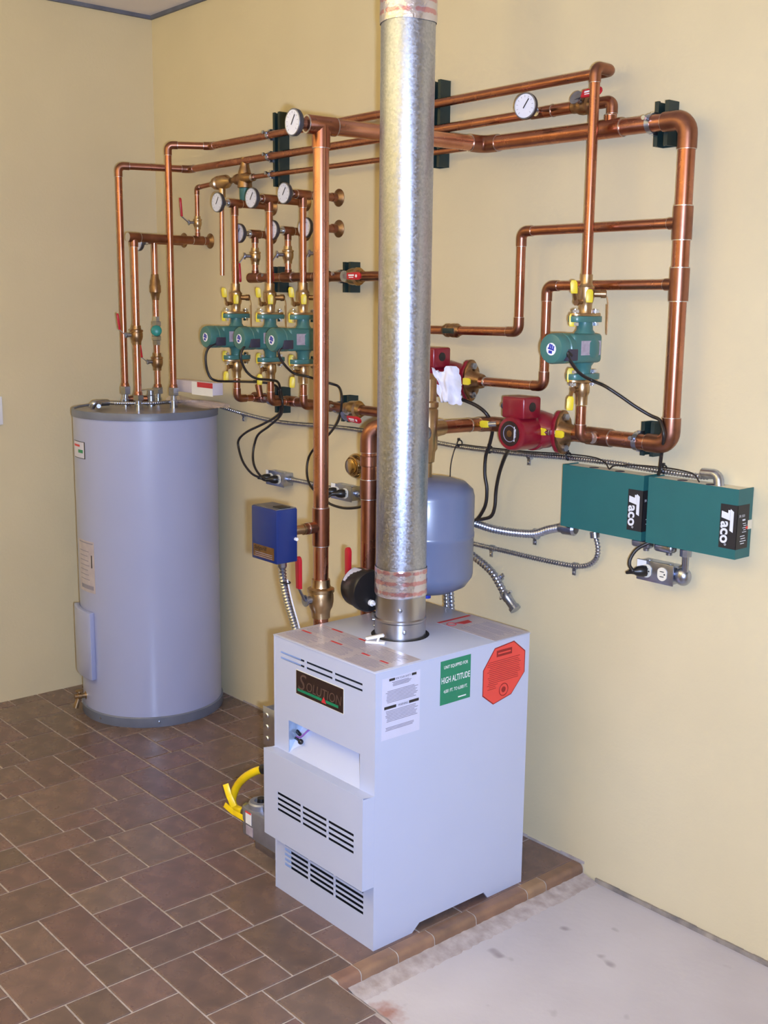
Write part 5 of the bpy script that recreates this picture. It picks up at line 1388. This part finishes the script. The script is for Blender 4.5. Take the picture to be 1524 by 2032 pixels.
# ================================================================== GREEN RELAY PANELS
def panel(x0, x1, lab):
    z0, z1, d = .989, 1.158, .067
    p = thing('relay_panel', lab, 'control box', ((x0 + x1) / 2, 0, z0), 'green relay panels')
    MB().box((x0 + .003, -.030, z0 + .003), (x1 - .003, 0, z1 - .004)).build('base', 'panel_cream', p)
    c = MB(); c.box((x0, -d, z0), (x1, -d + .003, z1)); c.box((x0, -d + .003, z0), (x0 + .003, -.004, z1)); c.box((x1 - .003, -d + .003, z0), (x1, -.004, z1)); c.box((x0 + .003, -d + .003, z0), (x1 - .003, -.004, z0 + .003))
    c.build('cover', 'panel_green', p)
    MB().box((x0 + .003, -d + .003, z1 - .006), (x1 - .003, -.002, z1 - .003)).build('top_plate', 'panel_cream', p)
    for k in (.3, .62):
        s = MB(); s.lathe((x0 + (x1 - x0) * k, -.034, z1 - .003), (0, 0, 1), [(0, .013), (.0006, .013)], 16); s.build('knockout', 'connector_grey', p)
    zb, zt = 1.013, 1.1195
    l = MB(); l.box((x1 - .046, -d - .0008, zb), (x1 + .0008, -d, zt)); l.box((x1, -d - .0008, zb), (x1 + .0008, -.018, zt)); lo = l.build('brand_label', 'ink_black', p)
    F = -d - .0012
    zc = (zt + zb) / 2
    # big T: long bar on the right, stem to the left; then a c o running down the label
    T = MB()
    T.prism([(x1 - .0185, zt - .010), (x1 - .0095, zt - .016), (x1 - .0095, zc - .013), (x1 - .0185, zc - .009)], (0, F, 0), (1, 0, 0), (0, 0, 1), (0, .0006, 0))
    T.prism([(x1 - .0190, zt - .013), (x1 - .0245, zt - .013), (x1 - .0245, zt - .021), (x1 - .042, zt - .017), (x1 - .042, zt - .033), (x1 - .0190, zt - .038)], (0, F, 0), (1, 0, 0), (0, 0, 1), (0, .0006, 0))
    T.build('logo_T', 'silver_logo', lo)
    lettering('lettering', 'aco', 'silver_logo', lo, (x1 - .0330, F, zc - .0145), (0, 0, -1), (1, 0, 0), width=.054, height=.0205, shear=-.12, bold=.028)
    rg = MB(); rg.torus((x1 - .028, F, zb + .009), (0, 1, 0), .0022, .0005, 14, 6); rg.build('registered_mark', 'silver_logo', lo)
    G = x1 + .0012
    lettering('lettering', 'SR 503', 'silver_logo', lo, (G, -.050, zt - .026), (0, 1, 0), (0, 0, 1), width=.024, height=.006)
    sl = MB(); sl.box((G - .0003, -.046, zt - .0385), (G, -.034, zt - .0345))
    for k in range(5): sl.box((G - .0003, -.044 + .004 * (k % 2), zt - .046 - k * .0052), (G, -.030 + .003 * (k % 3), zt - .0445 - k * .0052))
    for k in range(4): sl.box((G - .0003, -.052 + .003 * (k % 2), zb + .030 - k * .006), (G, -.033 + .003 * (k % 3), zb + .0318 - k * .006))
    sl.build('print_lines', 'silver_logo', lo)
    return p
pnl = panel(2.2686, 2.536, 'left green relay panel with a black label, right half of its row hidden by none')
pnl['label'] = 'left one of the two green relay panels, above the looping thin conduit'
pn2 = panel(2.5500, 2.8077, 'right one of the two green relay panels, nearest the picture edge')
lt = MB(); lt.box((2.8082, -.022, 1.058), (2.8092, -.004, 1.080)); lt.build('side_window', 'panel_cream', pn2)
lt = MB(); lt.box((2.8082, -.030, 1.060), (2.8098, -.022, 1.066)); lt.build('indicator', 'sticker_red', pn2)
# silver offset connectors below the panels
for x, lab in ((2.520, 'silver box connector below the gap between the green panels, left one'), (2.590, 'silver box connector below the right green panel')):
    k = thing('box_connector', lab, 'fitting', (x, -.035, .965))
    b = MB(); b.box((x - .028, -.050, .966), (x + .028, -.022, .989)); b.build('body', 'zinc', k, bevel=.008, seg=3)
    b = MB(); b.cyl((x + .012, -.036, .960), (x + .012, -.036, .990), .0075, n=12); b.build('nipple', 'flex_steel', k)

# ================================================================== CABLES
def cable(label, pts, r=.0042, m='cable_black', name='cable', group=None):
    pts = [V(p) for p in pts]
    mb = MB(); mb.tube(spline(pts, 7), r, 10)
    o = mb.build(name, m)
    return tag(o, label, 'cable', group)
cable('black cable of the left zone pump looping out then down to the outlet box', [(.860, -.252, 1.448), (0.85,-0.2923,1.424), (0.85,-0.3053,1.386), (0.85,-0.2961,1.337), (0.86,-0.2742,1.311), (0.8686,-0.19,1.305), (0.9811,-0.16,1.307), (1.007,-0.125,1.298), (0.9959,-0.1,1.277), (1.026,-0.115,1.236), (0.9879,-0.095,1.193), (0.8645,-0.07,1.149), (0.7347,-0.06,1.105), (0.6799,-0.06,1.07), (0.6791,-0.06,1.037), (0.7312,-0.075,0.9905), (0.8094,-0.09,0.9593), (0.8718,-0.095,0.9524), (.848, -.085, .949)])
cable('black cable of the middle zone pump looping down to the outlet box', [(1.058, -.244, 1.448), (1.05,-0.2736,1.438), (1.05,-0.29,1.415), (1.05,-0.2904,1.388), (1.05,-0.2687,1.35), (1.06,-0.2391,1.328), (1.07,-0.19,1.322), (1.058,-0.15,1.314), (1.019,-0.11,1.288), (1.04,-0.115,1.237), (0.9931,-0.09,1.19), (0.8818,-0.06,1.141), (0.796,-0.05,1.101), (0.769,-0.05,1.061), (0.773,-0.06,1.019), (0.8043,-0.075,0.9856), (0.8583,-0.09,0.9614), (.895, -.088, .948)])
cable('black cable of the right zone pump passing behind the main riser', [(1.240, -.239, 1.448), (1.235,-0.2513,1.444), (1.23,-0.2658,1.424), (1.23,-0.258,1.401), (1.235,-0.2357,1.372), (1.235,-0.2032,1.351), (1.283,-0.19,1.345), (1.299,-0.14,1.328), (1.314,-0.11,1.319), (1.324,-0.09,1.308), (1.369,-0.115,1.277), (1.339,-0.1,1.212), (1.251,-0.06,1.159), (1.183,-0.05,1.114), (1.131,-0.05,1.079), (1.102,-0.05,1.044), (1.106,-0.06,1.001), (1.138,-0.075,0.9654), (1.188,-0.085,0.9428), (1.249,-0.09,0.9356), (1.235, -.085, .948)])
cable('black cable of the lone green pump running down past the strut to the panel', [(2.4050, -.212, 1.458), (2.405,-0.2266,1.466), (2.405,-0.2177,1.447), (2.405,-0.1788,1.414), (2.41,-0.134,1.394), (2.463,-0.15,1.384), (2.496,-0.13,1.361), (2.529,-0.11,1.336), (2.561,-0.09,1.315), (2.585,-0.085,1.306), (2.601,-0.092,1.289), (2.606,-0.092,1.262), (2.58,-0.06,1.219), (2.566,-0.045,1.178), (2.557,-0.036,1.161)])
cable('black cable from the rag-covered red pump down beside the expansion tank', [(1.88,-0.1,1.312), (1.916,-0.09,1.305), (1.968,-0.09,1.291), (1.995,-0.08,1.268), (1.986,-0.05,1.229), (1.968,-0.04,1.183), (1.948,-0.035,1.143), (1.946,-0.035,1.09), (1.956,-0.035,1.046), (1.953,-0.035,1.001), (1.935,-0.035,0.9679), (1.917,-0.035,0.9468)], .0052)
cable('black cable hanging from the front red pump to the expansion tank edge', [(2.103,-0.1,1.186), (2.059,-0.07,1.158), (2.016,-0.045,1.107), (1.994,-0.035,1.052), (1.99,-0.035,0.9985), (1.977,-0.035,0.968), (1.946,-0.035,0.9543), (1.913,-0.035,0.9462)], .0052)
cable('black cable hanging in a bow below the second outlet box to the return riser', [(1.288, -.092, .946), (1.283,-0.11,0.9319), (1.302,-0.11,0.9174), (1.357,-0.1,0.9105), (1.411,-0.09,0.9171), (1.443,-0.08,0.929), (1.49,-0.07,0.9561), (1.553,-0.06,0.972)])
cable('short black cable from the right green panel down to the plug in the outlet box', [(2.560, -.040, .992), (2.54,-0.06,0.9784), (2.528,-0.075,0.9652), (2.52,-0.085,0.9439), (2.522,-0.09,0.9264), (2.533,-0.09,0.9127), (2.511, -.085, .905)], .0046)
cable('thin dark wire along the top of the long conduit to the left green panel', [(1.794,-0.03,1.056), (1.797,-0.03,1.103), (1.805,-0.022,1.15), (1.824,-0.022,1.164), (1.905,-0.022,1.166), (2.095,-0.022,1.171), (2.252,-0.022,1.18), (2.34,-0.022,1.18), (2.376,-0.024,1.171), (2.395,-0.03,1.157)], .0018)
cable('thin pale wire looping between the tops of the two green panels', [(2.396,-0.03,1.156), (2.417,-0.03,1.168), (2.474,-0.024,1.175), (2.567,-0.024,1.179), (2.627,-0.024,1.177), (2.655,-0.026,1.172), (2.676,-0.034,1.157)], .0018)
ties = MB()
for i, (p, lab) in enumerate([((1.818,-0.016,1.166), 'on the long conduit by the flue'), ((2.244,-0.016,1.173), 'on the long conduit left of the panels'), ((2.559,-0.016,1.173), 'on the long conduit over the panel gap'), ((1.945,-0.016,1.161), 'on the long conduit under the front red pump')]):
    t = MB(); t.torus(p, (1, 0, 0), .0105, .0022, 14, 6); t.obox(V(p) + V((0, -.004, .013)), (.003, 0, 0), (0, .003, 0), (0, 0, .004))
    tag(t.build('cable_tie', 'black_plastic'), 'black cable tie ' + lab, 'cable tie', 'black cable ties')

# ================================================================== GAS TRAIN AND JUNCTION BOX LEFT OF THE BOILER
jb = thing('junction_box', 'silver junction box on the left flank of the boiler', 'junction box', (1.784,-0.7,0.3646))
j0, j1 = V((1.758,-0.7,0.4698)), V((1.756,-0.7,0.3621))
b = MB(); b.box((j0.x, -.70, j1.z), (BX0, -.65, j0.z)); b.build('box', 'zinc', jb, bevel=.004)
b = MB(); b.box((j0.x - .002, -.7025, j1.z - .003), (BX0 - .002, -.70, j0.z + .003)); b.build('cover', 'chrome', jb, bevel=.002)
for k in range(3):
    s = MB(); s.lathe((j0.x + .016, -.7025, j1.z + .018 + k * .034), (0, -1, 0), [(0, .009), (.0025, .007), (.003, .001)], 14); s.build('knockout', 'chrome', jb)
gv = thing('gas_valve', 'grey gas valve block low on the left flank of the boiler', 'gas valve', (1.758,-0.72,0.0862))
v0, v1 = V((1.707,-0.72,0.1749)), V((1.72,-0.72,0.084))
b = MB(); b.box((v0.x, -.745, v1.z), (BX0, -.66, v0.z - .006)); b.build('body', 'gas_valve', gv, bevel=.006)
b = MB(); b.lathe((v0.x + .040, -.705, v0.z - .008), (0, 0, 1), [(0, .036), (.016, .036), (.020, .032), (.021, .020), (.014, .018)], 24); b.build('regulator_cap', 'gas_valve', gv)
b = MB(); b.lathe((v0.x + .040, -.705, v0.z + .006), (0, 0, 1), [(0, .012), (.014, .011)], 16); b.build('control_knob', 'black_plastic', gv)
b = MB(); b.box((v0.x + .020, -.7458, v0.z - .050), (v0.x + .048, -.745, v0.z - .014)); lbo = b.build('label', 'ink_white', gv)
b = MB(); b.box((v0.x + .020, -.7464, v0.z - .018), (v0.x + .048, -.7457, v0.z - .013)); b.build('label_stripe', 'sticker_red', lbo)
b = MB(); b.box((v0.x + .022, -.7458, v1.z + .008), (v0.x + .055, -.745, v0.z - .055)); b.build('label', 'nameplate', gv)
b = MB(); b.lathe((v0.x + .006, -.715, v0.z - .028), (-1, -.1, .02), [(0, .014), (.012, .014), (.013, .017), (.026, .017), (.028, .011)], 8); b.build('inlet_nut', 'zinc', gv)
b = MB(); b.box((v0.x + .060, -.742, v1.z - .022), (BX0 - .006, -.69, v1.z + .004)); b.build('mount', 'zinc', gv, bevel=.003)
gh = thing('gas_hose', 'bright yellow flexible gas hose curling beside the boiler', 'hose', (1.643,-0.72,0.1271))
hp = [(1.763,-0.7,0.286), (1.73,-0.71,0.2716), (1.693,-0.72,0.2453), (1.653,-0.72,0.2086), (1.629,-0.72,0.172), (1.62,-0.72,0.1438), (1.633,-0.72,0.1296), (1.659,-0.72,0.1298), (1.69,-0.716,0.1335)]
b = MB(); b.tube(spline(hp, 8), .0115, 14); b.build('hose', 'yellow_hose', gh)
b = MB(); b.cyl((1.75,-0.705,0.2816), (1.781,-0.69,0.2952), .0135, n=10); b.build('end_nut', 'black_plastic', gh)
b = MB(); b.cyl((1.677,-0.718,0.131), (1.705,-0.714,0.1368), .0140, n=8); b.build('end_nut', 'steel', gh)
def strip(pts, w, name):
    P = [V(p) for p in pts]; m_ = MB()
    for a, c in zip(P[:-1], P[1:]):
        u = (c - a) / 2; s = u.cross(CF).normalized()
        m_.obox((a + c) / 2, u * 1.02, s * w, u.cross(s).normalized() * .0015)
    m_.build(name, 'yellow_hose', gh, bevel=.0006)
strip([(1.625,-0.745,0.2061), (1.641,-0.745,0.1772), (1.659,-0.74,0.1479)], .0085, 'tape_end')
strip([(1.618,-0.745,0.1396), (1.661,-0.745,0.133), (1.718,-0.742,0.1317)], .0075, 'tape_end')
gp2 = run('gas_pipe', 'dark gas pipe rising behind the left edge of the boiler cover', [(1.868, -.69, .19), (1.868, -.69, .39), (1.868, -.66, .395)], .011, rb=.02, m='black_plastic', elbows=False)
